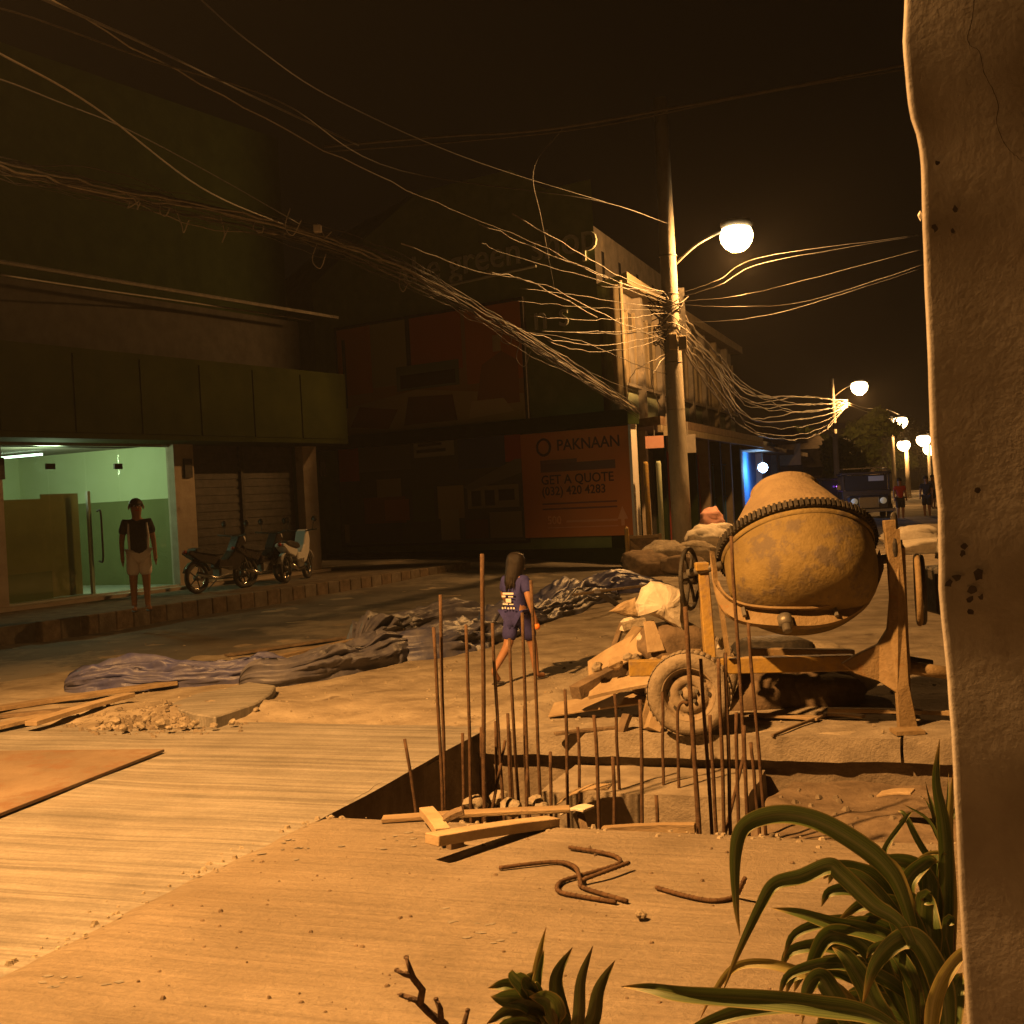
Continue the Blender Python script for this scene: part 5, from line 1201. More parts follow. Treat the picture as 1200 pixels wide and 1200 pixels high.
LV = [([(1088, 1170), (1060, 1060), (1033, 1012), (977, 972), (933, 956), (895, 957), (869, 972), (861, 1004), (862, 1057), (867, 1097)], .085, M_leaf, -.10, -.1),
      ([(1092, 1180), (1060, 1090), (1022, 1060), (984, 1024), (970, 1015), (939, 1027), (907, 1036), (890, 1062), (864, 1118), (846, 1165)], .072, M_leaf, -.18, -.15),
      ([(1080, 1170), (1050, 1110), (1018, 1092), (977, 1083), (936, 1070), (904, 1064)], .075, M_leaf, -.1, 0),
      ([(1075, 1200), (1060, 1100), (1030, 1040), (1000, 1022), (975, 1018), (965, 1030)], .11, M_leaf, .0, .05),
      ([(1080, 1230), (1020, 1190), (952, 1178), (889, 1171), (800, 1165), (760, 1158), (728, 1156)], .085, M_leaf, -.3, -.1),
      ([(1060, 1260), (1000, 1190), (952, 1176), (879, 1182), (819, 1203), (790, 1225)], .08, M_leaf, -.2, -.1),
      ([(1030, 1210), (985, 1160), (936, 1139), (895, 1129), (860, 1134), (835, 1165), (820, 1195)], .06, M_leafy, -.1, .1),
      ([(1110, 1200), (1106, 1090), (1107, 1010), (1104, 965), (1096, 915), (1101, 866)], .075, M_leaf, .1, .1),
      ([(1116, 1180), (1116, 1060), (1112, 980), (1114, 935), (1117, 905)], .05, M_leafy, .12, .12),
      ([(1085, 1290), (1090, 1200), (1098, 1160), (1115, 1130), (1131, 1115), (1145, 1130)], .085, M_leafy, -.25, -.2),
      ([(1095, 1300), (1108, 1220), (1118, 1160), (1128, 1140)], .10, M_leaf, -.2, -.1),
      ([(1080, 1200), (1070, 1100), (1060, 1040), (1085, 1010), (1100, 1010)], .09, M_leaf, .05, .1),
      ([(1085, 1150), (1090, 1060), (1075, 1020), (1040, 1010), (1005, 1025)], .10, M_leaf, .1, .1),
      ([(1090, 1240), (1040, 1150), (1015, 1110), (985, 1095), (965, 1100), (950, 1130), (945, 1150)], .095, M_leaf, -.05, -.05),
      ([(1080, 1250), (1030, 1190), (1010, 1150), (990, 1120), (975, 1110)], .10, M_leaf, -.15, -.1),
      ([(1100, 1230), (1080, 1130), (1065, 1080), (1045, 1060), (1010, 1060), (980, 1080)], .10, M_leaf, -.05, 0),
      ([(1105, 1230), (1098, 1130), (1085, 1080), (1050, 1045), (1020, 1035)], .11, M_leaf, .08, .05),
      ([(1060, 1270), (1010, 1220), (975, 1165), (960, 1145), (945, 1160), (940, 1200)], .09, M_leaf, -.2, -.15),
      ([(1110, 1250), (1105, 1170), (1080, 1110), (1055, 1100), (1025, 1130), (1010, 1180)], .10, M_leaf, -.2, -.15),
      ([(1100, 1050), (1060, 1010), (1035, 1000), (1060, 960), (1070, 950)], .03, M_leaf, .1, .15),
      ([(1112, 1090), (1100, 1030), (1075, 985), (1060, 955), (1052, 950)], .035, M_leaf, .15, .2),
      ([(1116, 1000), (1090, 1000), (1070, 1012), (1055, 1025)], .025, M_leafy, .1, .1)]
for pix, wd, m_, d0, d1 in LV: leaf(dp, [P(x, y, Yp+d0+(d1-d0)*i/(len(pix)-1)) for i, (x, y) in enumerate(pix)], wd*(.55 if m_ is M_leaf else .42), m_)
for k in range(34):
    r_ = random.Random(k+400); x0 = r_.uniform(1060, 1118); y0 = r_.uniform(1130, 1290); a = r_.uniform(.15, 1.0); L_ = r_.uniform(110, 210); dy = r_.uniform(-.12, .16)
    ex = max(900, x0-L_*a*.9) if k % 5 else min(1122, x0+8); ey = y0-L_*(1.05-a*.8)
    pts_ = [P(x0, y0, Yp+dy), P(x0*.72+ex*.28, y0*.62+ey*.38-16, Yp+dy+r_.uniform(-.05, .05)), P(x0*.35+ex*.65, y0*.3+ey*.7-20, Yp+dy*1.2), P(ex, ey+8, Yp+dy*1.3), P(ex-16*a, ey+40*a, Yp+dy*1.4)]
    leaf(dp, pts_, r_.uniform(.032, .052), M_leaf if k % 9 else M_leafy, n=5)
# bladed little plant in the middle
b2 = P(650, 1330, 2.85); b2.z = 0
sp_ = thing('blade_plant', b2, 'small leafy potted plant with three dark upright blades, bottom middle', 'plant')
MB().lathe([(.09, 0), (.10, .02), (.13, .22), (.14, .23), (.14, .26), (.12, .26), (.0, .21)], b2, (0, 0, 1), 24).build('pot', M_pot, sp_, True)
a = Vector((b2.x, b2.y, .2)); MB().tube([a, P(640, 1230, 2.85), P(620, 1170, 2.85)], [.012, .01, .007], 8).build('stem', M_twig, sp_, True)
MB().tube([a, P(672, 1240, 2.87), P(668, 1200, 2.87)], [.012, .01, .007], 8).build('stem', M_twig, sp_, True)
for pix, wd, m_ in (([(632, 1200), (627, 1158), (631, 1123), (640, 1086)], .022, M_leafy), ([(628, 1180), (632, 1140), (638, 1112)], .016, M_leaf), ([(668, 1220), (657, 1185), (652, 1145), (671, 1110)], .040, M_leafd), ([(672, 1225), (678, 1190), (681, 1147), (695, 1108)], .030, M_leafd), ([(676, 1225), (694, 1196), (702, 1158), (721, 1125)], .036, M_leafd),
        ([(640, 1185), (618, 1164), (595, 1154), (572, 1158)], .04, M_leaf), ([(640, 1190), (615, 1172), (590, 1170), (575, 1168)], .05, M_leaf), ([(630, 1175), (615, 1155), (602, 1142), (600, 1136)], .045, M_leaf), ([(632, 1180), (625, 1160), (618, 1150), (626, 1138)], .04, M_leaf),
        ([(645, 1200), (620, 1182), (595, 1185), (570, 1200)], .04, M_leafd), ([(650, 1210), (640, 1188), (625, 1180), (600, 1192)], .04, M_leafd), ([(650, 1200), (648, 1180), (638, 1170), (620, 1168)], .055, M_leaf), ([(655, 1215), (660, 1195), (648, 1182)], .04, M_leaf), ([(640, 1200), (610, 1195), (590, 1205), (578, 1215)], .04, M_leaf)):
    leaf(sp_, pp(pix, 2.85, random.uniform(-.05, .05)), wd, m_, n=5)
# bare twig
b3 = P(535, 1340, 2.8); b3.z = 0
tw = thing('bare_shrub', b3, 'leafless branching twig of a potted shrub at the bottom edge', 'plant')
MB().lathe([(.09, 0), (.10, .02), (.13, .22), (.14, .23), (.14, .26), (.12, .26), (.0, .21)], b3, (0, 0, 1), 24).build('pot', M_pot, tw, True)
mb = MB(); mb.tube([Vector((b3.x, b3.y, .2)), P(545, 1260, 2.8), P(520, 1200, 2.8), P(502, 1186, 2.8), P(488, 1172, 2.8), P(470, 1166, 2.8)], [.02, .016, .0115, .009, .008, .006], 8)
mb.tube([P(492, 1176, 2.8), P(495, 1160, 2.79), P(484, 1146, 2.78), P(480, 1134, 2.78), P(476, 1122, 2.78)], [.009, .0085, .008, .006, .0045], 8)
mb.tube([P(482, 1144, 2.78), P(474, 1142, 2.77), P(465, 1137, 2.77)], [.006, .0055, .0045], 7)
mb.tube([P(517, 1198, 2.8), P(516, 1182, 2.79), P(511, 1171, 2.79)], [.008, .007, .005], 7)
mb.tube([P(535, 1225, 2.8), P(543, 1203, 2.81), P(548, 1184, 2.81)], [.008, .007, .005], 7)
for p_ in ((476, 1122), (465, 1137), (470, 1166), (511, 1171), (548, 1184), (495, 1160), (484, 1146)): mb.lathe([(.0, -.006), (.006, -.002), (.006, .003), (.0, .006)], P(*p_, 2.79), (0, 0, 1), 7)
mb.build('branch', M_twig, tw, True)
# weeds in the trench corner
for px, py, lbl in ((1104, 960, 'tuft of grass at the trench end by the pillar'),):
    b_ = G(px, py+35, -.25); g = thing('weed', b_, lbl, 'plant')
    for k in range(9):
        a = random.uniform(-1, 1); leaf(g, [b_, b_+Vector((a*.06, random.uniform(-.03, .03), .15)), b_+Vector((a*.2, random.uniform(-.1, .1), random.uniform(.22, .4)))], .02, M_leaf, n=4)

# ================================================================== PEOPLE
def skin(name, nodes, edges, m, parent, rot, loc, sub=2):
    """nodes: {key: (co, radius)}; grows one continuous surface"""
    keys = list(nodes); me = bpy.data.meshes.new(name); me.from_pydata([nodes[k][0] for k in keys], [(keys.index(a), keys.index(b)) for a, b in edges], [])
    o = bpy.data.objects.new(name, me); COL.objects.link(o); o.modifiers.new('s', 'SKIN'); 
    sv = me.skin_vertices[0].data
    for i, k in enumerate(keys):
        r = nodes[k][1]; sv[i].radius = (r, r) if not isinstance(r, tuple) else r; sv[i].use_root = (i == 0)
    md = o.modifiers.new('u', 'SUBSURF'); md.levels = sub; md.render_levels = sub
    dg = bpy.context.evaluated_depsgraph_get(); me2 = bpy.data.meshes.new_from_object(o.evaluated_get(dg)); bpy.data.objects.remove(o)
    mt = Matrix.Rotation(rot, 4, 'Z')
    me2.transform(mt); me2.materials.clear(); me2.materials.append(m); me2.polygons.foreach_set('use_smooth', [True]*len(me2.polygons)); me2.name = name
    ob = bpy.data.objects.new(name, me2); COL.objects.link(ob); ob.parent = parent; return ob
def person(loc, H, yaw, lbl, shirt, shorts, pose=None, hair_long=False, short_len=.28, shirt_hem=.50, sleeve=.55, group=None, fingers=True, detail=True, hem_r=.088, head=1.0):
    """local: x to the person's right, y forward, z up; sizes are fractions of the height"""
    t = thing('person', loc, lbl, 'person', group)
    J = dict(pel=(0, 0, .52), spi=(0, .0, .62), che=(0, .0, .73), nek=(0, -.003, .815), hd0=(0, .01, .865), hd1=(0, .012, .925), hd2=(0, .005, .972),
             shL=(-.105, 0, .785), elL=(-.135, -.012, .63), wrL=(-.14, .03, .495), hnL=(-.14, .035, .455), shR=(.105, 0, .785), elR=(.135, -.012, .63), wrR=(.14, .03, .495), hnR=(.14, .035, .455),
             hiL=(-.05, 0, .50), knL=(-.055, .012, .28), anL=(-.058, -.012, .045), toL=(-.066, .085, .018), hiR=(.05, 0, .50), knR=(.055, .012, .28), anR=(.058, -.012, .045), toR=(.066, .085, .018))
    if pose: J.update(pose)
    rs = head
    rad = dict(pel=.075, spi=.068, che=.08, nek=.032, hd0=.045*rs, hd1=.06*rs, hd2=.045*rs, sh=.036, el=.025, wr=.018, hn=.022, hi=.06, kn=.038, an=.024, to=.022)
    V = {k: (Vector(v)*H, rad.get(k, rad.get(k[:2], .03))*H) for k, v in J.items()}
    E = [('pel', 'spi'), ('spi', 'che'), ('che', 'nek'), ('nek', 'hd0'), ('hd0', 'hd1'), ('hd1', 'hd2')]
    for s_ in 'LR':
        E += [('che', 'sh'+s_), ('sh'+s_, 'el'+s_), ('el'+s_, 'wr'+s_), ('wr'+s_, 'hn'+s_), ('pel', 'hi'+s_), ('hi'+s_, 'kn'+s_), ('kn'+s_, 'an'+s_), ('an'+s_, 'to'+s_)]
        if fingers:
            hn = V['hn'+s_][0]; wr = V['wr'+s_][0]; d = (hn-wr).normalized(); f = Vector((0, 1, 0)); f = (f-d*f.dot(d)).normalized()
            for i, ln in enumerate((.042, .048, .045, .036)):
                a = hn+d*H*.008+f*H*(.016-.0105*i); V[f'f{i}{s_}'] = (a+d*H*ln*.5, .006*H); V[f'g{i}{s_}'] = (a+d*H*ln+f*H*.006, .005*H); E += [('hn'+s_, f'f{i}{s_}'), (f'f{i}{s_}', f'g{i}{s_}')]
            a = wr.lerp(hn, .5)+f*H*.022; V['t'+s_] = (a+d*H*.012, .007*H); V['u'+s_] = (a+d*H*.03+f*H*.006, .0055*H); E += [('hn'+s_, 't'+s_), ('t'+s_, 'u'+s_)]
    skin('body', V, E, M_skin, t, yaw, loc)
    # shirt
    k = 1.16; SV = {'pel': (V['pel'][0].lerp(V['spi'][0], (shirt_hem-.52)/.10 if shirt_hem > .52 else 0)+Vector((0, 0, H*min(0, shirt_hem-.52))), hem_r*H), 'spi': (V['spi'][0], .083*H), 'che': (V['che'][0], .094*H), 'top': (V['che'][0].lerp(V['nek'][0], .86), .046*H)}
    SE = [('pel', 'spi'), ('spi', 'che'), ('che', 'top')]
    for s_ in 'LR':
        SV['sh'+s_] = (V['sh'+s_][0], .045*H); SV['sl'+s_] = (V['sh'+s_][0].lerp(V['el'+s_][0], sleeve), .042*H); SE += [('che', 'sh'+s_), ('sh'+s_, 'sl'+s_)]
    sh = skin('shirt', SV, SE, shirt, t, yaw, loc)
    # shorts
    QV = {'pel': (V['pel'][0]+Vector((0, 0, .015*H)), .086*H)}; QE = []
    for s_ in 'LR':
        fr = max(0, min(1, (.50-short_len)/(.50-.28))); e = V['hi'+s_][0].lerp(V['kn'+s_][0], fr)
        QV['hi'+s_] = (V['hi'+s_][0], .064*H); QV['en'+s_] = (e, .062*H); QE += [('pel', 'hi'+s_), ('hi'+s_, 'en'+s_)]
    skin('shorts', QV, QE, shorts, t, yaw, loc)
    rm = Matrix.Rotation(yaw, 3, 'Z')
    def ball(name, c, r, m, parent=t, n=14):
        mb = MB(); c = rm @ (Vector(c)*H); 
        mb.lathe([(0, -1), (.38, -.92), (.7, -.7), (.92, -.38), (1, 0), (.92, .38), (.7, .7), (.38, .92), (0, 1)], (0, 0, 0), (0, 0, 1), n, caps=False)
        for v in mb.v:
            q = Vector((v.x*r[0]*H, v.y*r[1]*H, v.z*r[2]*H)); v.xyz = rm @ q + c + Vector(loc)
        return mb.build(name, m, parent, True)
    h1 = Vector(J['hd1'])
    if hair_long:
        HV = {'a': (Vector((h1.x, h1.y-.004, .992))*H, .052*H), 'b': (Vector((h1.x, h1.y-.014, .935))*H, .083*H), 'c': (Vector((h1.x, h1.y-.035, .86))*H, .072*H), 'd': (Vector((h1.x-.012, h1.y-.06, .775))*H, .066*H), 'e': (Vector((h1.x-.02, h1.y-.07, .70))*H, .05*H)}
        ho_ = skin('hair', HV, [('a', 'b'), ('b', 'c'), ('c', 'd'), ('d', 'e')], M_hair, t, yaw, loc, 3)
        for v in ho_.data.vertices:   # strands
            a_ = math.atan2(v.co.y+.05, v.co.x); k_ = sstep(.96, .72, v.co.z/H) if False else max(0, min(1, (.97-v.co.z/H)/.2))
            v.co += Vector((math.cos(a_), math.sin(a_), 0))*(.012*noise.noise(Vector((a_*5, v.co.z*2.0, 0)))+.006*noise.noise(Vector((a_*14, v.co.z*3, 4))))*k_
            v.co.z += .05*noise.noise(Vector((a_*6, 0, 2)))*max(0, min(1, (.72-v.co.z/H)/.05))
        for k_ in range(12):
            a_ = random.uniform(3.4, 6.0)-.3; p0 = Vector((math.cos(a_)*.06+h1.x, math.sin(a_)*.05+h1.y-.05, .80))*H; p1 = p0+Vector((random.uniform(-.02, .02), -.015, -.10*random.uniform(.8, 1.5)))*H
            MB().tube([Vector(loc)+Matrix.Rotation(yaw, 3, 'Z') @ q_ for q_ in (p0, p0.lerp(p1, .5)+Vector((.004, -.008, 0)), p1)], [.007, .006, .001], 5).build('hair_lock', M_hair, t, True)
    else:
        ball('hair', (h1.x, h1.y-.012, h1.z+.022), (.062, .068, .055), M_hair)
    if detail:
        ball('nose', (h1.x, h1.y+.062, h1.z-.008), (.010, .012, .014), M_skin)
        for s_ in (-1, 1):
            ball('eye', (h1.x+.022*s_, h1.y+.054, h1.z+.006), (.009, .006, .005), M_whitec); ball('ear', (h1.x+.062*s_, h1.y, h1.z-.004), (.008, .016, .022), M_skin)
        ball('mouth', (h1.x, h1.y+.053, h1.z-.034), (.018, .005, .004), M_redc)
    for s_ in 'LR':
        a = Vector(J['an'+s_]); b_ = Vector(J['to'+s_]); c = (a+b_)/2; c.z = min(a.z, b_.z)*.5
        ball('sandal', (c.x, c.y+.02, max(.006, b_.z-.014)), (.030, .075, .009), M_flip)
    return t, sh, rm
# the walking child, seen from behind, stepping away to the right
gp = G(610, 799, .01); HG = 1.22; gy = R(-36)
child, sh, rm = person(gp, HG, gy, 'child with long black hair walking past the rebars in navy shirt', M_navy, M_navy, hair_long=True, short_len=.30, shirt_hem=.42, sleeve=.75,
    pose=dict(knL=(-.06, -.05, .285), anL=(-.07, -.24, .11), toL=(-.075, -.17, .03), knR=(.06, .10, .285), anR=(.06, .13, .045), toR=(.07, .22, .02), elL=(-.155, .05, .65), wrL=(-.14, .13, .55), hnL=(-.13, .16, .52), elR=(.15, -.05, .64), wrR=(.17, -.02, .51), hnR=(.17, .0, .47),
              shL=(-.10, .012, .775), shR=(.10, -.012, .775), hd0=(.0, .02, .86), hd1=(.006, .028, .915), hd2=(.006, .02, .965), nek=(0, .008, .805)), hem_r=.10, head=1.17, detail=False)
# print on the back of the shirt
def on_back(x, z, y): return gp + rm @ (Vector((x, y, z))*HG)
bx_ = rm @ Vector((1, 0, 0)); bz_ = Vector((0, 0, 1))
for s_, size, z_, in (('TEAM', .055, .665), ('5', .07, .61), ('SCHOOL', .035, .585), ('.....', .06, .555)):
    pass
mbp = MB()
for k, (x0_, x1_, z0_, z1_) in enumerate(((-.045, .055, .675, .69), (-.055, -.02, .655, .668), (.005, .05, .655, .664), (-.02, .03, .615, .645), (-.05, .0, .598, .608), (.01, .05, .598, .606), (-.06, -.045, .565, .58), (-.035, -.02, .568, .58), (-.008, .008, .565, .578), (.02, .035, .567, .58), (.045, .06, .566, .579))):
    mbp.add([on_back(x0_, z0_, -.108), on_back(x1_, z0_, -.108), on_back(x1_, z1_, -.108), on_back(x0_, z1_, -.108)], [(0, 1, 2, 3)])
mbp.build('shirt_print', M_whitec, child)
hn = gp + rm @ (Vector((.17, .012, .44))*HG)
o = MB().lathe([(0, -.03), (.022, -.024), (.034, 0), (.022, .024), (0, .03)], hn+Vector((0, 0, -.02)), (0, 0, 1), 12).build('orange_fruit', mat('orange_peel', (.75, .22, .04), rough=.5), None, True); tag(o, "small orange object held in the walking child's right hand", 'ball')
# the man at the lit shop
mp_ = P(166, 716, 18.6)
man, sh, rm2 = person(mp_, 1.70, R(180)+math.atan2(mp_.x, mp_.y)*-1+R(6), 'man in black shirt and pale shorts standing before the lit shop', M_blackc, M_short, short_len=.30, shirt_hem=.45, sleeve=.7, hem_r=.108)
for s_ in (-1, 1):
    mb = MB(); mb.tube([mp_+rm2 @ (Vector((.078*s_, .055, .78))*1.7), mp_+rm2 @ (Vector((.084*s_, .068, .66))*1.7), mp_+rm2 @ (Vector((.078*s_, .062, .52))*1.7)], [.012, .02, .014], 6); mb.build('stripe', M_whitec, sh, True) if False else mb.build('stripe', M_whitec, man, True)
# people up the road
for k, (px, py, Y, hh, sh_, so_, lbl) in enumerate(((1087, 607, 49, 1.68, M_blackc, M_blackc, 'far person in dark clothes on the road by the pillar'), (1056, 610, 47, 1.62, M_redc, M_blackc, 'far person in red shirt beside the parked vehicle'), (1094, 596, 58, 1.6, M_white, M_blackc, 'farther person in pale shirt, half behind the pillar'))):
    b_ = P(px, py, Y); person(b_, hh, R(150+30*k), lbl, sh_, so_, fingers=False, detail=False)
sb = P(1092, 576, 47.5)

# ================================================================== MOTORCYCLES by the shop
def motorcycle(loc, yaw, fair, lbl):
    t = thing('motorcycle', loc, lbl, 'motorcycle', 'motorcycles parked before the shutters')
    T = Matrix.Translation(Vector(loc)) @ Matrix.Rotation(yaw, 4, 'Z')
    def q(x, y, z): return T @ Vector((x, y, z))
    ay = (T.to_3x3() @ Vector((0, 1, 0)))
    for x in (-.62, .62):
        c = q(x, 0, .28); wt = bpy.data.objects.new('wheel', None); COL.objects.link(wt); wt.parent = t; wt.location = c-Vector(loc)
        MB().ring(c, ay, .245, .04, 28, 8).build('tyre', M_black, wt, True); MB().ring(c, ay, .2, .014, 28, 6).build('rim', M_chrome, wt, True)
        MB().lathe([(.05, -.05), (.05, .05)], c, ay, 10).build('hub', M_iron, wt, True)
        sp2 = MB(); xx = T.to_3x3() @ Vector((1, 0, 0))
        for k in range(5):
            a = k*1.2566; sp2.tube([c, c+xx*math.cos(a)*.2+Vector((0, 0, math.sin(a)*.2))], .012, 5)
        sp2.build('spokes', M_black, wt)
    MB().tube([q(.62, .09, .28), q(.50, .06, .62), q(.42, .04, .92)], .022, 6).build('fork', M_iron, t, True); MB().tube([q(.62, -.09, .28), q(.50, -.06, .62), q(.42, -.04, .92)], .022, 6).build('fork', M_iron, t, True)
    MB().tube([q(.30, -.36, 1.0), q(.36, -.2, .98), q(.42, 0, .95), q(.36, .2, .98), q(.30, .36, 1.0)], .016, 6).build('handlebar', M_black, t, True)
    for s_ in (-1, 1):
        MB().tube([q(.36, .24*s_, .98), q(.38, .27*s_, 1.16)], .008, 5).build('mirror_stem', M_black, t); MB().lathe([(.0, -.02), (.055, -.01), (.06, .01), (.0, .015)], q(.38, .28*s_, 1.2), T.to_3x3() @ Vector((1, 0, 0)), 12).build('mirror', M_mfair, t, True)
    fr = [(.50, .55), (.56, .82), (.48, 1.0), (.38, .98), (.22, .70), (.05, .55), (-.15, .58), (-.2, .42), (.1, .34), (.3, .36)]
    MB().prism([q(x, -.11, z) for x, z in fr], T.to_3x3() @ Vector((0, .22, 0))).build('fairing', fair, t, bevel=.02)
    MB().prism([q(x, -.12, z) for x, z in ((.0, .66), (-.1, .76), (-.55, .82), (-.72, .80), (-.70, .72), (-.2, .64))], T.to_3x3() @ Vector((0, .24, 0))).build('seat', M_black, t, bevel=.025)
    MB().prism([q(x, -.10, z) for x, z in ((-.1, .62), (-.5, .70), (-.82, .78), (-.88, .72), (-.6, .56), (-.25, .48))], T.to_3x3() @ Vector((0, .20, 0))).build('tail', fair, t, bevel=.02)
    MB().box(q(.02, 0, .34), (.34, .22, .26), T.to_3x3()).build('engine', M_iron, t, bevel=.03)
    MB().tube([q(.12, -.13, .28), q(-.3, -.15, .25), q(-.75, -.17, .36)], [.025, .03, .045], 8).build('exhaust', M_chrome, t, True)
    MB().lathe([(.09, -.04), (.085, .03), (.05, .06), (0, .065)], q(.53, 0, .9), T.to_3x3() @ Vector((1, 0, .1)), 14).build('headlight', M_mwhite, t, True)
    MB().lathe([(.04, -.02), (.03, .02)], q(-.88, 0, .75), T.to_3x3() @ Vector((-1, 0, 0)), 10).build('tail_light', M_mred, t, True)
    fd = []
    for x in (.62, -.62):
        m = MB(); pts = [q(x+math.cos(a)*.305, 0, .28+math.sin(a)*.305) for a in [R(20+i*20) for i in range(8)]]; ribbon(pts, ay, .10, .012).build('mudguard', fair, t, True)
    MB().tube([q(-.05, .1, .2), q(-.1, .28, .03)], .012, 5).build('kickstand', M_iron, t)
gz = .30
for px, py, yw, fair, lbl in ((232, 683, 168, M_mfair, 'dark motorcycle parked nearest the standing man'), (278, 679, 175, M_mfair, 'black motorcycle in the middle of the parked row'), (316, 674, 190, M_mwhite, 'motorcycle with pale side panel, farthest right of the parked row')):
    b_ = LP.pt(LP.sz(px, 640)[0]-1.0, gz, 1.5); motorcycle(b_, R(yw-110), fair, lbl)

# ================================================================== VEHICLE up the road
vb = P(1019, 612, 49); vb.z = 0
vt = thing('jeepney', vb, 'dark passenger jeep with roof rack parked up the road', 'jeep')
VY = R(-12); T = Matrix.Translation(vb) @ Matrix.Rotation(VY, 4, 'Z'); T3 = T.to_3x3()
def vq(x, y, z): return T @ Vector((x, y, z))
def vbox(name, x0, x1, y0, y1, z0, z1, m, par=vt, bev=.03): return MB().box(vq((x0+x1)/2, (y0+y1)/2, (z0+z1)/2), (x1-x0, y1-y0, z1-z0), T3).build(name, m, par, bevel=bev)
vbox('body', -.95, .95, .9, 4.6, .45, 1.25, M_jeep); vbox('hood', -.8, .8, -.2, .9, .45, 1.05, M_jeep, bev=.08)
vbox('roof', -.98, .98, .7, 4.7, 1.88, 1.98, M_jeep); ws = vbox('windshield', -.82, .82, .92, .96, 1.25, 1.85, M_glassd, bev=.004)
for x in (-.92, .86): vbox('pillar', x, x+.07, .9, .98, 1.2, 1.9, M_jeep, bev=.008)
for x in (-.92, .86):
    for y in (2.0, 3.2, 4.5): vbox('pillar', x, x+.06, y, y+.07, 1.2, 1.9, M_jeep, bev=.008)
for x in (-.55, .55):
    h = MB().lathe([(.13, -.06), (.13, .02), (.10, .05), (0, .06)], vq(x, -.22, .82), T3 @ Vector((0, -1, 0)), 16).build('headlight', M_headl, vt, True)
vbox('grille', -.38, .38, -.24, -.2, .55, .98, M_chrome, bev=.01); vbox('bumper', -.98, .98, -.42, -.28, .38, .52, M_chrome, bev=.02)
for y in (.3, 3.7):
    for x in (-.82, .82):
        c = vq(x, y, .34); wt = bpy.data.objects.new('wheel', None); COL.objects.link(wt); wt.parent = vt; wt.location = c-vb
        MB().lathe([(.2, -.1), (.34, -.1), (.35, 0), (.34, .1), (.2, .1)], c, T3 @ Vector((1, 0, 0)), 22).build('tyre', M_black, wt, True); MB().lathe([(.0, -.09), (.2, -.09), (.2, .09), (.0, .09)], c, T3 @ Vector((1, 0, 0)), 16).build('rim', M_chrome, wt, True)
for y in (1.2, 2.4, 3.6): MB().tube([vq(-.85, y, 2.0), vq(-.85, y, 2.14), vq(.85, y, 2.14), vq(.85, y, 2.0)], .02, 5).build('rack_bar', M_chrome, vt)
for x in (-.85, .85): MB().tube([vq(x, 1.0, 2.14), vq(x, 4.2, 2.14)], .02, 5).build('rack_rail', M_chrome, vt)
vbox('mirror', -1.15, -1.0, .85, .9, 1.3, 1.5, M_chrome, bev=.01); vbox('sun_strip', .1, .7, .90, .915, 1.6, 1.8, M_mwhite, bev=.001)
# a second, half hidden vehicle with a purple running light
vb2 = P(985, 604, 54); vb2.z = 0; v2 = thing('tricycle', vb2, 'dark covered tricycle left of the jeep with purple light', 'tricycle')
def tb2(name, x0, x1, y0, y1, z0, z1, m, bev=.03): return MB().box(vb2+Vector(((x0+x1)/2, (y0+y1)/2, (z0+z1)/2)), (x1-x0, y1-y0, z1-z0)).build(name, m, v2, bevel=bev)
tb2('cab', -.8, .5, .2, 1.9, .4, 1.0, M_jeep); tb2('canopy', -.95, .7, 0, 2.1, 1.72, 1.82, M_jeep); tb2('windscreen', -.75, .45, .18, .21, 1.0, 1.7, M_glassd, .003)
for x in (-.8, .45): tb2('pillar', x, x+.05, .2, .26, 1.0, 1.73, M_chrome, .006); tb2('pillar', x, x+.05, 1.8, 1.86, 1.0, 1.73, M_chrome, .006)
for x, y in ((-.75, .5), (-.75, 1.6), (.75, 1.0)):
    MB().ring(vb2+Vector((x, y, .28)), (1, 0, 0), .23, .05, 22, 7).build('tyre', M_black, v2, True)
MB().lathe([(0, -.05), (.05, 0), (0, .05)], P(981, 570, 53.9), (0, 0, 1), 8).build('running_light', M_purple, v2, True)
MB().lathe([(.10, -.03), (.10, .03)], P(994, 573, 53.9), (0, 1, 0), 14).build('headlight', M_headl, v2, True); MB().lathe([(.05, -.03), (.05, .03)], P(987, 582, 53.9), (0, 1, 0), 12).build('indicator', M_headl, v2, True)

# ================================================================== CABLES
def cable(pts, r, lbl, group, m=M_wire, n=7, twist=0, seed=0):
    sp = spline([P(*p) for p in pts], n)
    if twist:
        sp = [p+Vector((0, 0, 1))*twist*nz((i*.55, seed, 0))+Vector((1, 0, 0))*twist*nz((0, i*.5, seed+4)) for i, p in enumerate(sp)]
    o = MB().tube(sp, r, 5).build('cable', m, None, True); return tag(o, lbl, 'cable', group)
# heavy bundle from the left pole down to the corner
core = [(-90, 168, 9.4), (0, 196, 10.9), (130, 225, 12.2), (250, 250, 13.3), (370, 280, 14.6), (480, 322, 16.2), (560, 365, 18.2), (620, 400, 20), (690, 445, 23.3), (748, 482, 27.0)]
for k in range(17):
    a = k*2.4; r_ = 3+6.5*(k/17)**.5
    pts = [(x+random.gauss(0, 1.5), y+math.sin(a)*r_*(1.5 if x < 500 else .9)+random.gauss(0, 2.2)+(8*math.sin(x*.02+k) if k > 12 else 0), Y+math.cos(a)*.12) for x, y, Y in core]
    cable(pts, random.choice((.004, .006, .008, .012)), 'strand of the heavy cable bundle sagging from upper left to the corner', 'strands of the heavy cable bundle', M_wire if k % 4 else M_wireg, 7, .05, k)
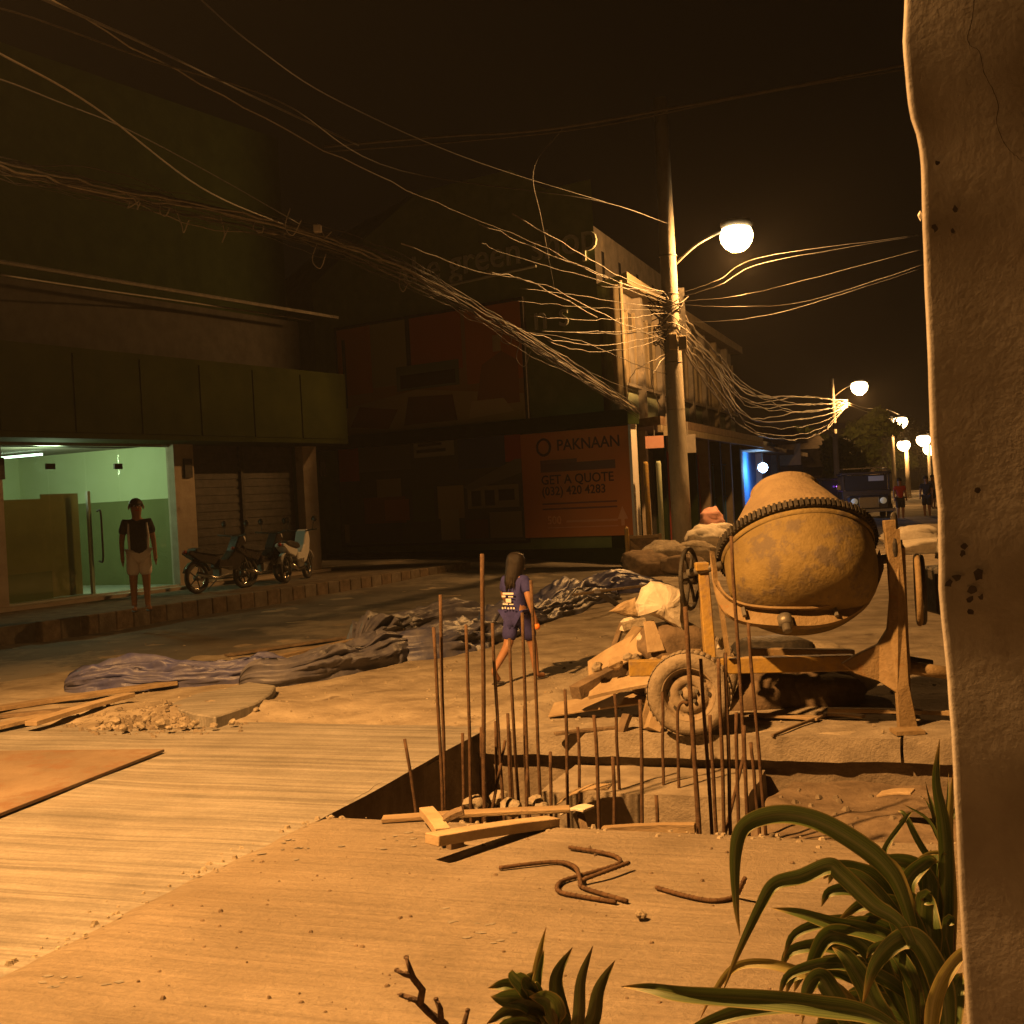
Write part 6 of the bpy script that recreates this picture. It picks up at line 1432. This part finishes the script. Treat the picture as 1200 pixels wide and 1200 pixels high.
# loops and ties hanging from the bundle
for k, (px, py, Y) in enumerate(((148, 232, 12.3), (155, 234, 12.3), (190, 240, 12.7), (205, 250, 12.9), (258, 258, 13.4), (300, 262, 13.8), (340, 250, 14), (372, 268, 14.6), (372, 290, 14.6), (470, 320, 16.3), (610, 405, 19.7), (590, 392, 19.2))):
    h = random.uniform(10, 26); pts = [(px, py-6, Y), (px+random.uniform(-6, 8), py+h*.6, Y), (px+random.uniform(2, 12), py+h, Y), (px+random.uniform(8, 20), py+h*.3, Y)]
    cable(pts, .007, 'loose end curling off the heavy cable bundle', 'loose cable ends on the bundle', M_wireg)
o = MB().box(P(372, 268, 14.4), (.09, .09, .09)).build('junction_box', M_white, None, bevel=.01); tag(o, 'tiny white junction box glinting on the cable bundle', 'junction box')
# fan of service wires from the pole to the left
fan = [([(783, 352, 27), (700, 320, 23), (620, 282, 19.5), (540, 250, 17), (420, 195, 14), (260, 112, 11.5), (60, 0, 9.2)], .008), ([(783, 350, 27), (710, 325, 23.5), (640, 296, 20.5), (560, 262, 17.5)], .010), ([(784, 356, 27), (700, 328, 23), (600, 300, 19), (560, 283, 17.5)], .009),
       ([(783, 344, 27), (740, 330, 25.5), (690, 303, 22.5), (600, 250, 18)], .012), ([(783, 360, 27), (730, 355, 25.5), (670, 345, 23), (610, 338, 20.5)], .008), ([(783, 364, 27), (720, 362, 25), (660, 358, 22.5), (600, 352, 20)], .008),
       ([(778, 392, 27), (740, 400, 25.5), (700, 405, 24), (650, 398, 21.5), (600, 384, 19.5)], .010), ([(778, 396, 27), (740, 408, 25.5), (690, 412, 23.5), (640, 400, 21.2)], .009), ([(778, 388, 27), (730, 391, 25.2), (680, 390, 23), (630, 388, 21)], .013), ([(778, 380, 27), (730, 388, 25), (650, 389, 22)], .008),
       ([(786, 366, 27), (740, 372, 25.4), (690, 375, 23.4), (620, 370, 20.5)], .007), ([(784, 440, 27), (740, 425, 25), (680, 400, 22), (610, 388, 20)], .010), ([(784, 400, 27), (720, 375, 23.6), (640, 335, 20.2), (560, 318, 17.6), (470, 285, 15.2)], .011), ([(700, 372, 23), (620, 330, 19.8), (570, 318, 17.9)], .012),
       ([(780, 345, 27), (760, 340, 26), (735, 338, 25), (700, 335, 24)], .012), ([(786, 410, 27), (770, 430, 26.4), (764, 450, 26.3), (775, 480, 27.3)], .016), ([(786, 412, 27), (760, 425, 26), (740, 440, 26.2), (735, 470, 27.5)], .009)]
for k, (pts, r_) in enumerate(fan):
    cable(pts, r_*.8, 'service wire fanning left from the cable-wrapped lamp pole', 'service wires fanning left from the lamp pole', M_wireg if k % 3 != 2 else M_wire, 7, .04, k+60)
# lines across the upper left and the sky
sky = [([(-60, 25, 8.5), (0, 10, 9), (180, 72, 10.5), (330, 120, 12), (470, 200, 15), (700, 235, 20), (783, 262, 27)], .007, 'thin line crossing the upper left corner to the pole top'),
       ([(-60, 30, 8), (0, 63, 8.8), (110, 125, 10), (236, 220, 12), (330, 262, 14), (420, 296, 15.3)], .008, 'bright thin wire slanting down through the upper left corner'), ([(-60, 80, 8), (0, 93, 8.6), (70, 120, 9.6), (150, 152, 11), (250, 205, 12.6), (350, 262, 14.2)], .006, 'faint short wire below the bright one at upper left'),
       ([(225, -10, 9), (300, 55, 10), (400, 120, 12), (560, 190, 15.5), (720, 240, 22)], .006, 'faint line from the top edge toward the pole'), ([(30, -10, 8.5), (170, 52, 10), (290, 110, 12), (420, 170, 14)], .012, 'faint thick line at upper left'),
       ([(380, 172, 14), (520, 160, 14), (640, 152, 14), (800, 125, 14), (1000, 88, 14), (1130, 62, 14)], .016, 'upper cable crossing the sky from bundle to pillar'), ([(380, 178, 14.2), (540, 166, 14.2), (700, 148, 14.2), (900, 108, 14.2), (1130, 70, 14.2)], .010, 'second cable crossing the sky just below the upper one'),
       ([(0, 322, 18.5), (120, 340, 21), (240, 357, 24), (366, 376, 27)], .018, 'long pale cable along the dark shop building'), ([(660, 150, 14), (625, 200, 16), (635, 260, 19), (650, 340, 24)], .005, 'thin drop line falling from the sky cables')]
for k, (pts, r_, lb_) in enumerate(sky): cable(pts, r_, lb_, 'lines across the night sky', M_wireg if k in (1, 7) else M_wire, 8)
for k, (x0, y0, x1, y1, Y1) in enumerate(((792, 345, 890, 302, 26.9), (792, 350, 895, 308, 26.6), (792, 354, 940, 329, 26), (792, 357, 950, 352, 26), (792, 378, 930, 362, 25.4))):
    cable([(x0, y0, 27), ((x0+x1)/2, (y0+y1)/2+5, (27+Y1)/2), (x1, y1, Y1), (1100, y1-30-6*k, 20)], .0045, 'wire leaving the lamp pole to the right below its lamp', 'wires right of the lamp pole', M_wire, 7, .02, k)
# sagging spans to the second lamp pole
for k in range(15):
    sag = random.choice((6, 14, 22, 30, 38, 46, 52)); y0 = random.uniform(360, 400); ye = 470+random.uniform(-2, 8)
    pts = [(795, y0, 27.2), (835, y0+34+sag*.55, 33), (880, y0+75+sag*.95 if sag < 30 else 470+sag*.7, 43), (935, min(515, 458+sag*1.12), 56), (970, 463+sag*.75, 65), (993, ye, 72)]
    cable(pts, .022 if k % 3 else .032, 'sagging cable strung from the lamp pole to the next one', 'cables sagging to the second street lamp', M_wireg, 8, .10, k+90)
for k, (pts) in enumerate(([(993, 472, 72), (1015, 478, 84), (1040, 480, 100), (1054, 486, 118)], [(993, 474, 72), (1020, 484, 88), (1048, 492, 118)], [(993, 476, 72), (970, 500, 63), (978, 508, 62)])):
    cable(pts, .03, 'far cable running on from the second street lamp', 'cables beyond the second street lamp', M_wireg, 7)

# ================================================================== HAZE: thin volume added so the lamps get halos like lens glow
hz = MB().box((10, 100, 8), (270, 560, 18.6)).build('halo_haze', None or bpy.data.materials.new('halo_volume'), None); tag(hz, kind='stuff')
hm = hz.data.materials[0]; hm.use_nodes = True; nt = hm.node_tree; nt.nodes.clear()
ho = nt.nodes.new('ShaderNodeOutputMaterial'); hv = nt.nodes.new('ShaderNodeVolumePrincipled'); hv.inputs['Color'].default_value = (.9, .88, .86, 1); hv.inputs['Density'].default_value = .00055; hv.inputs['Anisotropy'].default_value = .3
nt.links.new(hv.outputs[0], ho.inputs['Volume'])
